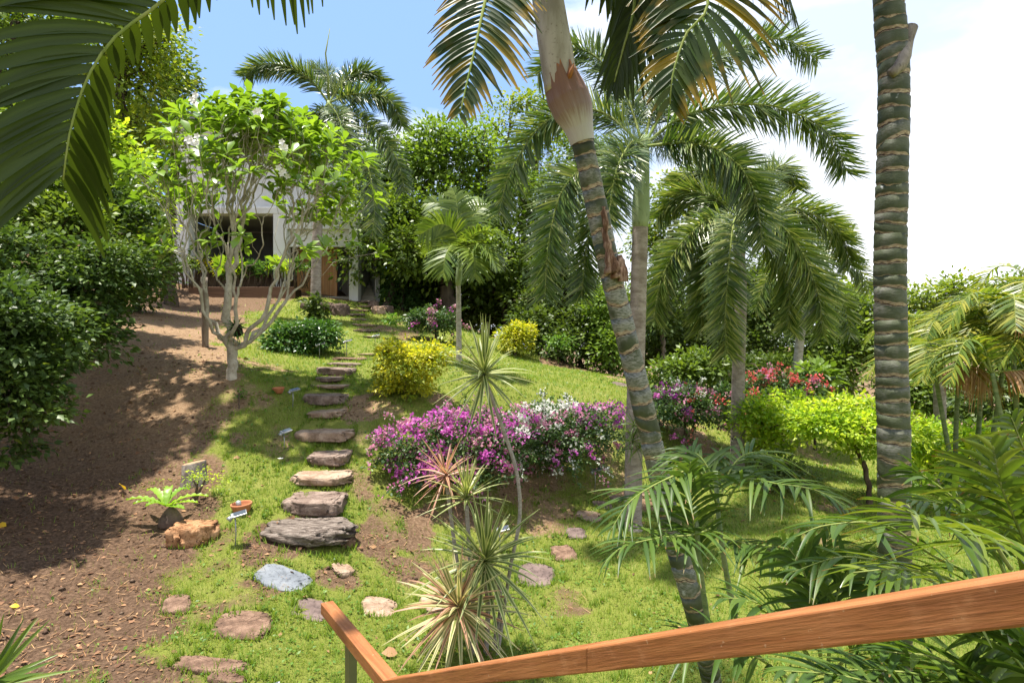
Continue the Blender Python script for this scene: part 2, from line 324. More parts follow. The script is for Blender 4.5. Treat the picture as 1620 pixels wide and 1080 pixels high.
def m_ground():
    m, t, out = mat('lawn_and_soil'); a = attr(t); g = N(t, 'ShaderNodeNewGeometry'); P = g.outputs['Position']
    n = noise(t, 26, 6, .7, P); n1 = noise(t, 1.3, 5, .6, P); n2 = noise(t, 90, 4, .65, P)
    soil = ramp(t, [(.036, .022, .014), (.085, .052, .032), (.15, .094, .06), (.25, .165, .11)], [.28, .45, .6, .78]); t.links.new(n.outputs['Fac'], soil.inputs[0])
    dry = ramp(t, [(.13, .075, .042), (.26, .17, .1), (.36, .26, .16)], [.3, .5, .7]); t.links.new(n.outputs['Fac'], dry.inputs[0])
    s2 = mix(t, a.outputs[1], soil.outputs[0], dry.outputs[0])
    gr = ramp(t, [(.075, .07, .024), (.13, .145, .028), (.19, .22, .04), (.26, .26, .075)], [.3, .43, .58, .75]); t.links.new(n2.outputs['Fac'], gr.inputs[0])
    gr2 = mix(t, math_(t, 'MULTIPLY', maprange(t, n1.outputs['Fac'], .5, .7), .35), gr.outputs[0], (.3, .27, .1))
    k = math_(t, 'ADD', a.outputs[0], math_(t, 'MULTIPLY', math_(t, 'SUBTRACT', n.outputs['Fac'], .5), .5))
    c = mix(t, maprange(t, k, .4, .62), gr2, s2)
    h = math_(t, 'ADD', n.outputs['Fac'], math_(t, 'MULTIPLY', n2.outputs['Fac'], .5))
    bsdf(t, out, c, .95, .1, bump(t, h, .8, .04)); return m
M_['ground'] = m_ground()
def m_conc(name, c1, c2):
    m, t, out = mat(name); n = noise(t, .9, 6, .6, ocoord(t, (1, 1, .35))); n2 = noise(t, 30, 4, .6, ocoord(t))
    c = ramp(t, [c1, c2], [.35, .65]); t.links.new(n.outputs['Fac'], c.inputs[0])
    bsdf(t, out, c.outputs[0], .85, .2, bump(t, n2.outputs['Fac'], .2, .01)); return m
M_['white'] = m_conc('white_render', (.64, .64, .65), (.76, .76, .76))
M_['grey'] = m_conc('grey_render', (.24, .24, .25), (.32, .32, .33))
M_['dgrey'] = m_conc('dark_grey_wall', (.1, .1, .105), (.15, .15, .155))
M_['conc'] = m_conc('weathered_concrete', (.24, .21, .18), (.38, .34, .29))
def m_wood(name, cs, sc, axis, coat=0, rough=.45, planks=None, by_attr=False):
    m, t, out = mat(name); st = [sc, sc, sc]; st[axis] = sc * .07
    o = ocoord(t, tuple(st))
    if by_attr:      # grain follows the piece's own length, stored with the mesh
        t.links.new(N(t, 'ShaderNodeAttribute', attribute_name='lf').outputs['Vector'], o.node.inputs[0])
    n = noise(t, 1, 7, .62, o, .6); n2 = noise(t, 5, 4, .6, o)
    c = ramp(t, cs, [.32, .5, .68]); t.links.new(n.outputs['Fac'], c.inputs[0]); c = c.outputs[0]
    c = mix(t, math_(t, 'MULTIPLY', maprange(t, n2.outputs['Fac'], .55, .7), .35), c, tuple(x * .45 for x in cs[0]))
    if planks:
        cc = N(t, 'ShaderNodeTexCoord'); s = N(t, 'ShaderNodeSeparateXYZ'); t.links.new(cc.outputs['Object'], s.inputs[0])
        u = math_(t, 'DIVIDE', s.outputs[0], planks); fr = math_(t, 'FRACT', u); fl = N(t, 'ShaderNodeTexWhiteNoise', noise_dimensions='1D')
        t.links.new(math_(t, 'FLOOR', u), fl.inputs['W'])
        c = mix(t, math_(t, 'MULTIPLY', fl.outputs[0], .45), c, tuple(x * .5 for x in cs[0])); c = mix(t, maprange(t, fr, .03, .06, 1, 0), c, (.03, .015, .008))
    if by_attr:      # scuffs and worn varnish
        w1 = noise(t, 9, 5, .7, ocoord(t)); w2 = noise(t, 60, 3, .6, ocoord(t)); c = mix(t, math_(t, 'MULTIPLY', maprange(t, w1.outputs['Fac'], .55, .75), .35), c, (.5, .24, .1)); c = mix(t, math_(t, 'MULTIPLY', maprange(t, w2.outputs['Fac'], .68, .74), .5), c, (.55, .36, .22)); rough = maprange(t, w1.outputs['Fac'], .35, .7, .42, .72)
    bsdf(t, out, c, rough, .35, bump(t, n2.outputs['Fac'], .3, .004), coat=coat); return m
M_['rail'] = m_wood('oiled_handrail_wood', [(.18, .062, .02), (.285, .105, .034), (.38, .155, .056)], 30, 0, .03, .42, None, True)
M_['door'] = m_wood('plank_door_wood', [(.26, .11, .042), (.45, .22, .09), (.56, .32, .16)], 6, 2, 0, .6, .24)
M_['brownwall'] = m_wood('brown_planter_board', [(.09, .05, .03), (.15, .085, .05), (.2, .12, .075)], 4, 0, 0, .8)
def m_plain(name, col, rough=.5, spec=.4, metal=0, var=.15, sc=20):
    m, t, out = mat(name); n = noise(t, sc, 4, .6, ocoord(t)); c = mix(t, n.outputs['Fac'], tuple(x * (1 - var) for x in col), tuple(min(1, x * (1 + var)) for x in col))
    bsdf(t, out, c, rough, spec, None, metal); return m
M_['steel'] = m_plain('brushed_dark_steel', (.16, .16, .16), .35, .5, .9)
M_['black'] = m_plain('black_metal', (.02, .02, .02), .45, .5)
M_['silver'] = m_plain('satin_aluminium', (.34, .35, .36), .4, .5, .6)
M_['panel'] = m_plain('solar_cell', (.06, .075, .1), .2, .6)
M_['terra'] = m_plain('terracotta', (.42, .16, .075), .75, .25, 0, .25, 14)
M_['wpet'] = m_plain('white_petal', (.78, .76, .68), .6, .2)
M_['cutwood'] = m_plain('cut_wood', (.34, .22, .13), .8, .2, 0, .35, 25)
M_['soil'] = m_plain('dark_potting_soil', (.03, .02, .015), .95, .1)
# ------------------------------------------------------------------ terrain
CTRL = WP((335,1055,5.25),(600,960,7.0),(445,915,7.05),(472,860,7.7),(490,810,8.4),(502,770,9.0),(513,738,9.6),(508,700,10.3),(512,662,11),(508,640,11.8),
          (523,592,13.5),(530,580,14.5),(555,566,16),(570,532,20),(575,502,24),(575,478,27.5),(350,470,26.5),(290,474,26),(450,472,26.5),(366,600,11.5),
          (480,560,16),(640,640,11.5),(725,575,15),(720,800,9.8),(780,650,12.8),(860,600,17),(950,603,18),(850,575,21),(740,545,21),(900,760,11.6),(930,818,10.2),
          (848,911,8.3),(970,790,11.2),(1000,835,9.9),(1165,740,13.5),(1300,745,14),(1350,860,9.5),(1100,930,7.8),(1375,800,11.8),(1580,770,14),(1280,720,17),
          (200,560,13),(100,700,9.8),(0,760,8.5),(0,900,6.6),(50,1010,5.6),(250,490,21),(150,800,8.2),(300,700,9.8),(860,560,24),(1000,600,22),(1000,640,15.5),(1180,650,18),
          (640,500,25),(240,480,24),(900,640,14),(1200,690,17))
CTRL = np.vstack([CTRL, [[-1, 2, .05], [1.5, 3, .0], [4, 5, .0], [7, 7, 0], [-4, 2, .6], [-9, 4, 1.9], [-14, 12, 4.0], [-18, 22, 6.5], [-20, 32, 9], [-10, 33, 6.2], [0, 34, 2.0], [8, 28, .0], [16, 24, -.5], [16, 10, -.2], [20, 32, -1]]])
def tps_fit(P, lam=.02):
    n = len(P); d = np.linalg.norm(P[:, None, :2] - P[None, :, :2], axis=-1); K = np.where(d > 0, d * d * np.log(d + 1e-9), 0) + lam * np.eye(n) * 20
    Q = np.hstack([np.ones((n, 1)), P[:, :2]]); A = np.block([[K, Q], [Q.T, np.zeros((3, 3))]])
    return np.linalg.solve(A, np.concatenate([P[:, 2], np.zeros(3)]))
TP = tps_fit(CTRL)
def G(x, y):
    x = np.atleast_1d(np.asarray(x, float)); y = np.atleast_1d(np.asarray(y, float)); sh = x.shape; x = x.ravel(); y = y.ravel(); z = np.empty_like(x)
    cx, cy = np.clip(x, -19, 19), np.clip(y, 1, 33)
    for a in range(0, len(x), 20000):
        b = slice(a, a + 20000); d = np.hypot(cx[b, None] - CTRL[None, :, 0], cy[b, None] - CTRL[None, :, 1])
        z[b] = np.where(d > 1e-6, d * d * np.log(d + 1e-9), 0) @ TP[:-3] + TP[-3] + TP[-2] * cx[b] + TP[-1] * cy[b]
    z = z + np.minimum(np.maximum(-19 - x, 0) * .35, 14) - np.minimum(np.maximum(x - 19, 0) * .12, 5) - np.minimum(np.maximum(y - 33, 0) * .05, 4) * (x > -6)
    return z.reshape(sh)
def g1(x, y): return float(G(x, y)[0])
def onG(px, py, d0=2.0):
    D = np.arange(d0, 60, .02); p = np.stack([(px - 810) / F * D, D, CZ - (py - 540) / F * D], 1); z = G(p[:, 0], p[:, 1])
    k = np.argmax(p[:, 2] <= z); 
    if p[k, 2] > z[k]: k = len(D) - 1
    q = p[k].copy(); q[2] = z[k]; return q
# bare-earth mask: left of the boundary line, plus worn patches; "dry" = pale straw-strewn part of it
BND = np.array([onG(*p)[:2] for p in ((395,500),(372,560),(360,620),(335,700),(305,800),(275,900),(250,1000),(235,1075))])
PATCH = [(onG(*p[:2])[:2], p[2], p[3]) for p in ((620,845,.9,.62),(640,900,.5,.7),(600,640,.9,.6),(700,640,.5,.6),(560,560,.6,.5),(480,540,.8,.6),(430,575,.9,.5),(455,870,.7,.6),(520,905,.5,.7),(740,800,1.2,.55),(850,780,1.3,.5),
        (950,740,1.2,.45),(1100,700,1.4,.6),(1010,790,.5,.6),(700,560,1,.5),(860,545,2,.6),(960,590,2,.7),(980,600,1,.6),(420,700,.7,.35),(560,760,.6,.4),(1250,700,1.5,.5),(610,520,1.2,.6),(640,530,1.5,.6),(1350,800,.8,.5),(1290,850,.5,.4),(700,960,.5,.5),(880,950,.5,.4))]
def soil_mask(x, y):
    bx = np.interp(-y, -BND[:, 1], BND[:, 0])
    s = sstep(1.3, -1.3, x - bx + (fbm(x * 1.1, y * .9, 3) - .5) * 2.2)
    s = np.where(y > 27, 1.0, s)
    for c, r, a in PATCH:
        d = np.hypot(x - c[0], (y - c[1]) * .8) / r + (fbm(x * 2.2, y * 2.2, 11) - .5) * 1.7; s = np.maximum(s, a * sstep(1.1, .35, d))
    s = s * (.72 + .5 * fbm(x * 2.6, y * 2.6, 5)) + (.42 + .4 * sstep(1.5, -1.5, x) * sstep(15, 11, y)) * (fbm(x * 1.3, y * 1.3, 21) - .37)
    s = np.where((y > 21) & (x > 1), np.maximum(s, .9), s)
    return np.clip(s, 0, 1)
def dry_mask(x, y):
    return np.clip(sstep(8.5, 11.5, y) * sstep(24, 17, y) * (.5 + .8 * (fbm(x * .9, y * .9, 31) - .2)) + .25 * fbm(x * 2, y * 2, 33) * (x > -3) + .25 * sstep(7.5, 10, y), 0, 1)
def build_ground():
    xs = np.unique(np.concatenate([-np.geomspace(13.2, 900, 26), np.arange(-13, 12, .075), np.geomspace(12.2, 900, 26)]))
    ys = np.unique(np.concatenate([[-400, -150, -60, -25, -10, -4, -1, .5], np.arange(2, 15, .075), np.arange(15, 34, .2), np.geomspace(34.5, 1500, 26)]))
    X, Y = np.meshgrid(xs, ys); Z = G(X, Y); s = soil_mask(X, Y); near = (Y < 20) & (abs(X) < 13.5)
    Z = Z + np.where(near, (fbm(X * 2.2, Y * 2.2, 41) - .5) * .09 + (fbm(X * 7, Y * 7, 43, 3) - .5) * (.02 + .035 * s), 0)
    d = dry_mask(X, Y); m = len(xs); n = len(ys)
    i, j = np.meshgrid(np.arange(n - 1), np.arange(m - 1), indexing='ij')
    f = np.stack([i * m + j, i * m + j + 1, (i + 1) * m + j + 1, (i + 1) * m + j], -1).reshape(-1, 4)
    mb = MB(); mb.add(np.stack([X, Y, Z], -1), f, np.stack([s, d, 0 * s], -1)); o = mb.build('ground', M_['ground']); o['kind'] = 'structure'
build_ground()

# ------------------------------------------------------------------ foliage builders
ELL = (np.array([(0, 0, 0), (.3, .42, .05), (0, 1, -.13), (-.3, .42, .05), (0, .5, -.02)]), np.array([(0, 0), (1, .42), (0, 1), (-1, .42), (0, .5)]), np.array([(0, 1, 2, 4), (0, 4, 2, 3)]))
WIDE = (np.array([(0, 0, 0), (.3, .25, .06), (.36, .6, .05), (0, 1, -.16), (-.36, .6, .05), (-.3, .25, .06), (0, .3, -.01), (0, .62, -.03)]),
        np.array([(0, 0), (1, .25), (1, .6), (0, 1), (-1, .6), (-1, .25), (0, .3), (0, .62)]), np.array([(0, 1, 6, 6), (6, 1, 2, 7), (7, 2, 3, 3), (0, 6, 5, 5), (6, 7, 4, 5), (7, 3, 4, 4)]))
LONG = (np.array([(0, 0, 0), (.11, .35, .03), (.17, .7, .02), (0, 1, -.12), (-.17, .7, .02), (-.11, .35, .03), (0, .35, 0), (0, .7, -.03)]), WIDE[1] * 1, WIDE[2])
def tri(t):      # split the degenerate quads into real triangles
    v, uv, f = t; q = [tuple(r) for r in f if len(set(r)) == 4]; d = [tuple(dict.fromkeys(r)) for r in f if len(set(r)) == 3]
    return v, uv, [np.array(q)] + ([np.array(d)] if d else [])
ELL, WIDE, LONG = tri(ELL), tri(WIDE), tri(LONG)
PETAL = (np.array([(0, 0, 0), (.42, .45, .12), (0, 1, .05), (-.42, .45, .12)]), np.array([(0, 0), (1, .4), (0, 1), (-1, .4)]), [np.array([(0, 1, 2, 3)])])
def scatter(mb, tm, pos, ax, up, size, rnd, mi=0):
    v, uv, fs = tm; n = len(pos)
    if n == 0: return
    ax = nrm(ax); sd_ = nrm(np.cross(ax, up) + 1e-6); nn = np.cross(sd_, ax); size = np.broadcast_to(size, (n,))
    P = pos[:, None] + size[:, None, None] * (v[None, :, 0:1] * sd_[:, None] + v[None, :, 1:2] * ax[:, None] + v[None, :, 2:3] * nn[:, None])
    lf = np.concatenate([np.broadcast_to(uv[None], (n, len(v), 2)), np.broadcast_to(np.asarray(rnd).reshape(-1, 1, 1), (n, len(v), 1))], -1)
    n0 = mb.n; mb.add(P, (np.arange(n)[:, None, None] * len(v) + fs[0][None]).reshape(-1, fs[0].shape[1]), lf, mi)
    for f in fs[1:]: mb.Fc.append(((np.arange(n)[:, None, None] * len(v) + f[None]).reshape(-1, f.shape[1]) + n0, mi))
def rdir(rng, n): return nrm(rng.normal(size=(n, 3)))
def in_blobs(rng, blobs, n, shell=.5, zmin=-1):
    """points in a set of ellipsoids, thicker towards the outside; returns points and outward directions"""
    vol = np.array([np.prod(b[1]) ** .75 for b in blobs]); k = rng.choice(len(blobs), n, p=vol / vol.sum())
    d = rdir(rng, n); d[:, 2] = np.where(d[:, 2] < zmin, -d[:, 2] * .5, d[:, 2]); d = nrm(d); r = shell + (1 - shell) * rng.rand(n) ** .7; r = np.where(rng.rand(n) < .18, rng.rand(n) * shell, r)
    c = np.array([b[0] for b in blobs])[k]; R = np.array([b[1] for b in blobs])[k]
    return c + d * R * r[:, None], nrm(d / R)
def foliage(mb, rng, cl, out, per, cr, leaf, tm=ELL, flat=.6, droop=.25, mi=0, rvar=.3, size_var=.35):
    """leaves in twig clusters around the cluster centres cl; out = outward direction at each"""
    n = len(cl); s = cr * (.6 + .8 * rng.rand(n)); k = np.repeat(np.arange(n), per); m = len(k)
    off = rng.normal(size=(m, 3)) * np.array([1, 1, flat]); off = off / np.maximum(1, np.linalg.norm(off, axis=1, keepdims=True) / 1.6)
    pos = cl[k] + off * s[k, None] * .6
    ax = nrm(off * .9 + out[k] * .7 + rng.normal(size=(m, 3)) * .45 - np.array([0, 0, droop]))
    up = nrm(np.array([0, 0, 1.]) + rng.normal(size=(m, 3)) * .45 + out[k] * .3)
    c = np.clip(rng.rand(n)[k] * (1 - rvar) + rng.rand(m) * rvar, 0, 1)
    scatter(mb, tm, pos, ax, up, leaf * (1 - size_var + 2 * size_var * rng.rand(m)), c, mi)
def limb(mb, p, q, d0, r0, r1, sides=6, n=6, sag=0, rng=None, wob=0):
    p, q = np.asarray(p, float), np.asarray(q, float); l = np.linalg.norm(q - p); t = np.linspace(0, 1, n)[:, None]
    c = p + nrm(np.asarray(d0, float)) * l * .45; P = (1 - t) ** 2 * p + 2 * t * (1 - t) * c + t * t * q
    if wob: P[1:-1] += rng.normal(size=(n - 2, 3)) * wob * l
    mb.tube(P, np.linspace(r0, r1, n), sides, cap=False); return nrm(q - c)
def branch(mb, rng, p, d, tg, rt, rp=None, frac=(.3, .45), sides=6, wob=.03, expo=.48, lev=0, mi=0):
    n = len(tg); r = rt * n ** expo; rp = rp or r
    if n == 1: limb(mb, p, tg[0], d, rp * .9, rt, max(4, sides - lev), 5, 0, rng, wob); return
    cen = tg.mean(0); q = p + (cen - p) * rng.uniform(*frac) + rng.normal(size=3) * wob * np.linalg.norm(cen - p)
    dd = limb(mb, p, q, d, rp, r, max(4, sides - lev), 5, 0, rng, wob)
    u = nrm(tg - q); a = u[rng.randint(n)]; i = np.argmin(u @ a); j = np.argmin(u @ u[i])
    for _ in range(3):
        k = (u @ u[i] > u @ u[j]) if _ == 0 else (u @ ci > u @ cj); 
        if k.all() or (~k).all(): k = np.arange(n) % 2 == 0
        ci, cj = nrm(u[k].mean(0)), nrm(u[~k].mean(0))
    for g in (tg[k], tg[~k]): branch(mb, rng, q, nrm(dd * .5 + nrm(g.mean(0) - q) * .8), g, rt, min(r, rt * len(g) ** expo * 1.12), frac, sides, wob, expo, lev + 1)
def px_blobs(bl): return [(W(x, y, D), np.array([rx * D / F, (rd if rd else rx) * D / F, ry * D / F])) for x, y, D, rx, ry, rd in bl]

def tree(name, label, cat, base, blobs, lm, leaf, ncl, per, cr, tr, seed, bark='trunk', group=None, tm=ELL, nlimb=30, shell=.5, zmin=-.7, flat=.6, droop=.25, lean=None, split=.35, extra=None):
    """trunk + limbs grown towards the leaf clusters, crown of separate leaves"""
    rng = np.random.RandomState(seed); bl = px_blobs(blobs) if len(blobs[0]) == 6 else blobs
    base = np.asarray(base, float); t = thing(name, label, cat, base, group)
    cl, out = in_blobs(rng, bl, ncl, shell, zmin); cl[:, 2] = np.maximum(cl[:, 2], G(cl[:, 0], cl[:, 1]) + .1)
    mb = MB(); foliage(mb, rng, cl, out, per, cr, leaf, tm, flat, droop); mb.build('crown' if cat == 'tree' else 'foliage', G_[lm] if isinstance(lm, str) else lm, t)
    if tr:
        cen = np.mean([b[0] for b in bl], 0); lowz = min(b[0][2] - b[1][2] * .6 for b in bl)
        top = base + (cen - base) * split; top[2] = max(base[2] + .25, min(top[2], lowz)) if not lean else top[2]
        mb = MB(); n = 8; P = base + (top - base) * np.linspace(0, 1, n)[:, None]; P[0, 2] -= .15
        P[1:-1] += rng.normal(size=(n - 2, 3)) * [.04, .04, 0] * np.linalg.norm(top - base) * .5
        mb.tube(P, tr * np.concatenate([[1.5, 1.15], np.linspace(1, .8, n - 2)]), 10, cap=False)
        tg = cl[rng.choice(ncl, min(nlimb, ncl), False)]
        branch(mb, rng, P[-1], np.array([0, 0, 1.]), tg, tr * .8 / len(tg) ** .48, tr * .8); mb.build('trunk' if cat == 'tree' else 'stems', B_[bark], t)
    return t

def frond(mb, P, n, ll, lw, mode='feather', seed=0, droop=.35, va=.25, sweep=.55, segs=3, r0=.02, up=None, t0=.12, three=False, tint=None, prof=None, side=None, jit=.1, spread=1.0, rmi=1, rs=None):
    rng = np.random.RandomState(seed); R = spline(P, 40); mb.tube(R, np.linspace(r0, r0 * .18, 40), 6, rmi)
    tt = np.linspace(0, 1, 40); T = nrm(np.gradient(R, axis=0)); u = np.array([0, 0, 1.]) if up is None else np.asarray(up, float)
    if abs(T[0] @ u) > .9 * np.linalg.norm(u): u = np.array([0, -1, .2])
    U = np.zeros_like(R); u = nrm(u - T[0] * (u @ T[0]))
    for i in range(40): u = nrm(u - T[i] * (u @ T[i])); U[i] = u
    t = np.sort(t0 + (1 - t0) * (np.arange(n) + rng.rand(n) * .8) / n).clip(0, 1)
    I = lambda A: np.stack([np.interp(t, tt, A[:, k]) for k in range(3)], 1)
    p, Tn, Un = I(R), nrm(I(T)), nrm(I(U)); Sn = nrm(np.cross(Tn, Un)); s = np.where(np.arange(n) % 2 == 0, 1., -1.)
    if mode == 'foxtail':
        phi = rng.rand(n) * 2 * np.pi; ln = (ll * (.55 + .45 * np.sin(np.pi * np.clip(t * .85 + .1, 0, 1)))) * (.8 + .35 * rng.rand(n))
        d = nrm(np.cos(phi)[:, None] * Sn * 1.1 + np.sin(phi)[:, None] * Un + Tn * (sweep + .3 * rng.rand(n))[:, None])
    else:
        f = prof or (lambda t: (.45 + .55 * np.sin(np.pi * np.clip(t * .8 + .12, 0, 1))) * np.clip((1.12 - t) * 3.0, .35, 1))
        ln = ll * f(t) * (.92 + .16 * rng.rand(n)) * (np.where(s < 0, rs(t), 1) if rs else 1); sw = sweep + .9 * np.clip(t - .75, 0, 1) * 3
        d = nrm(Sn * s[:, None] * spread + Un * va + Tn * sw[:, None] + rng.normal(size=(n, 3)) * jit)
        if side is not None: d = nrm(d + np.where(s[:, None] > 0, np.asarray(side[0]), np.asarray(side[1])))
    face = Un if mode != 'foxtail' else nrm(np.cross(d, Tn))
    k = np.linspace(0, 1, segs + 1); g = droop * (.7 + .6 * rng.rand(n))
    C = p[:, None] + ln[:, None, None] * (d[:, None] * k[None, :, None]) ; C[:, :, 2] -= ln[:, None] * g[:, None] * k[None] ** 2
    tg = nrm(np.gradient(C, axis=1)); acr = nrm(np.cross(tg, face[:, None] + 1e-4)); no = np.cross(acr, tg)
    wd = lw * np.where(k < .25, .55 + 1.8 * k, 1) * np.clip((1 - k) * 1.9, .06, 1) ** .75
    wl = wd[None, :, None] * (.8 + .4 * (ln / ll))[:, None, None] * .5; rn = np.clip((rng.rand(n) if tint is None else tint(t, rng)), 0, 1)
    cols = [-1, 0, 1] if three else [-1, 1]; m = len(cols)
    V = np.stack([C + acr * wl * c - (no * wl * .45 if c == 0 else 0) for c in cols], 2)
    lf = np.zeros(V.shape); lf[..., 0] = np.array(cols)[None, None]; lf[..., 1] = k[None, :, None]; lf[..., 2] = rn[:, None, None]
    q = []
    for i in range(segs):
        for c in range(m - 1): q.append((i * m + c, i * m + c + 1, (i + 1) * m + c + 1, (i + 1) * m + c))
    mb.add(V, (np.arange(n)[:, None, None] * (m * (segs + 1)) + np.array(q)[None]).reshape(-1, 4), lf, 0)

def ring_trunk(mb, P, rad, ring, seed, sides=28, tilt=.25):
    """trunk of separate internodes: narrow fibrous scar, then the green sheath"""
    rng = np.random.RandomState(seed); R = spline(P, 200); d = np.concatenate([[0], np.cumsum(np.linalg.norm(np.diff(R, axis=0), axis=1))]); Lt = d[-1]
    a = np.linspace(0, 2 * np.pi, sides, endpoint=False); T = nrm(np.gradient(R, axis=0)); s = 0; rows = []; ls = []
    while s < Lt - ring:
        h = ring * (.72 + .56 * rng.rand()); ph = rng.rand() * 6.28; tl = tilt * ring * rng.randn() * .7; rn = rng.rand(); wv = rng.rand(3) * 6.28
        nxt = (ph, tl, wv)
        for f, dr in ((0, -.05), (.05, -.02), (.2, .0), (.24, .035), (.6, .015), (1.0, .03)):
            tl_ = tl; off = tl_ * np.cos(a - ph) + ring * .05 * (np.sin(3 * a + wv[0]) + .7 * np.sin(7 * a + wv[1])) * (1 if f < .5 else .3)
            z = np.clip(s + h * f + off, 0, Lt - 1e-3); rows.append((z, 1 + dr + .02 * np.sin(2 * a + wv[2])))
            ls.append(np.stack([a / 6.283, np.full(sides, f), np.full(sides, rn)], 1))
        s += h
    V = []
    X0 = nrm(np.cross(T, [0, 1, 0.01])); Y0 = np.cross(T, X0)
    for z, k in rows:
        I = lambda A: np.stack([np.interp(z, d, A[:, q]) for q in range(3)], 1)
        r = np.interp(z / Lt, [0, 1], rad) * k; V.append(I(R) + r[:, None] * (np.cos(a)[:, None] * I(X0) + np.sin(a)[:, None] * I(Y0)))
    m = len(rows); i, j = np.meshgrid(np.arange(m - 1), np.arange(sides), indexing='ij'); k = (j + 1) % sides
    mb.add(np.array(V), np.stack([i * sides + j, i * sides + k, (i + 1) * sides + k, (i + 1) * sides + j], -1).reshape(-1, 4), np.array(ls))
    return R
def palm_trunk(mb, P, r0, r1, seed, step=.06, amp=.025, sides=14, flare=1.35):
    rng = np.random.RandomState(seed); R = spline(P, max(12, int(np.linalg.norm(np.diff(np.asarray(P), axis=0), axis=1).sum() / step) * 2)); n = len(R)
    r = np.linspace(r0, r1, n) * (1 + amp * (np.arange(n) % 2)) * (1 + .01 * rng.randn(n)); r[:8] *= np.linspace(flare, 1, 8); mb.tube(R, r, sides)

def blades(mb, rng, c, axis, n, ll, lw, el=(-.5, 1.4), droop=.35, segs=4, mi=0):
    """rosette of long pointed blades round a stem tip"""
    axis = nrm(np.asarray(axis, float)); X = nrm(np.cross(axis, [0, 1, .02])); Y = np.cross(axis, X); az = np.arange(n) * 2.399 + rng.rand(n) * .4
    e = el[0] + (el[1] - el[0]) * (np.arange(n) / n) ** .85 + rng.randn(n) * .08
    d = np.cos(e)[:, None] * (np.cos(az)[:, None] * X + np.sin(az)[:, None] * Y) + np.sin(e)[:, None] * axis; ln = ll * (.8 + .35 * rng.rand(n)); k = np.linspace(0, 1, segs + 1)
    p = c + axis * (np.arange(n) / n * .1)[:, None] * ll * 1.2
    C = p[:, None] + ln[:, None, None] * d[:, None] * k[None, :, None]; C[:, :, 2] -= (ln * droop * np.cos(e).clip(.1) * (.5 + rng.rand(n)))[:, None] * k[None] ** 2.2
    tg = nrm(np.gradient(C, axis=1)); acr = nrm(np.cross(tg, axis[None, None] + .01)); no = np.cross(acr, tg); w = lw * .5 * np.where(k < .3, .6 + 1.3 * k, 1) * np.clip((1 - k) * 1.6, .04, 1) ** .8
    V = np.stack([C + acr * (w * q)[None, :, None] - (no * (w * .5)[None, :, None] if q == 0 else 0) for q in (-1, 0, 1)], 2)
    lf = np.zeros(V.shape); lf[..., 0] = np.array([-1, 0, 1]); lf[..., 1] = k[None, :, None]; lf[..., 2] = rng.rand(n)[:, None, None]
    q = [(i * 3 + c_, i * 3 + c_ + 1, i * 3 + c_ + 4, i * 3 + c_ + 3) for i in range(segs) for c_ in range(2)]
    mb.add(V, (np.arange(n)[:, None, None] * (3 * (segs + 1)) + np.array(q)[None]).reshape(-1, 4), lf, mi)

STONES = []      # (x, y, rx, ry, angle) footprint, used to keep the grass off them
def rock(name, label, cat, c, rx, ry, h, m, seed, rot=0, group=None, rough=.12, sq=3.2, sink=.3, lumps=2.2, tiltx=0):
    """irregular weathered stone: squarish superellipsoid, broken by noise, set a little into the earth"""
    rng = np.random.RandomState(seed); nu, nv = 72, 32; u = np.linspace(0, 2 * np.pi, nu, endpoint=False); v = np.linspace(-np.pi / 2, np.pi / 2, nv)
    U, V = np.meshgrid(u, v); pw = lambda x, e: np.sign(x) * np.abs(x) ** e; e = 2 / sq
    x = pw(np.cos(V), e * .55) * pw(np.cos(U), e); y = pw(np.cos(V), e * .55) * pw(np.sin(U), e); z = pw(np.sin(V), e)
    ou = 1 + .35 * rough / .12 * (fbm(np.cos(U) * lumps + 5, np.sin(U) * lumps + 7, seed) - .5)
    f = 1 + rough * 2 * (fbm(x * 2 + z * 1.3 + 9, y * 2 - z + 4, seed + 2, 5) - .5); x, y = x * ou * f, y * ou * f
    z = np.clip(z * 1.25, -1, .86 + .14 * z) + rough * 2.0 * (fbm(x * 2.2 + 3, y * 2.2 + 8, seed + 5, 5) - .5) * (V > -.2); q_ = np.abs(fbm(x * 3.1 + 1, y * 3.1 + z + 2, seed + 9, 4) - .5); x = x * (1 - rough * 1.6 * (q_ < .045)); z = z - rough * 1.3 * sstep(.06, .0, q_)
    P = np.stack([x * rx, y * ry, z * h / 2], -1); ca, sa = math.cos(rot), math.sin(rot); P = np.stack([P[..., 0] * ca - P[..., 1] * sa, P[..., 0] * sa + P[..., 1] * ca, P[..., 2] + P[..., 0] * tiltx], -1)
    zb = h / 2 - h * sink; mb = MB(); i, j = np.meshgrid(np.arange(nv - 1), np.arange(nu), indexing='ij'); k = (j + 1) % nu
    mb.add(P + np.array([c[0], c[1], c[2] + zb]), np.stack([i * nu + j, i * nu + k, (i + 1) * nu + k, (i + 1) * nu + j], -1).reshape(-1, 4))
    o = mb.build(name, M_[m]); tag(o, label, cat, group); o.data.transform(Matrix.Translation((-c[0], -c[1], -c[2]))); o.location = [float(q) for q in c]
    STONES.append((c[0], c[1], rx, ry, rot)); return o
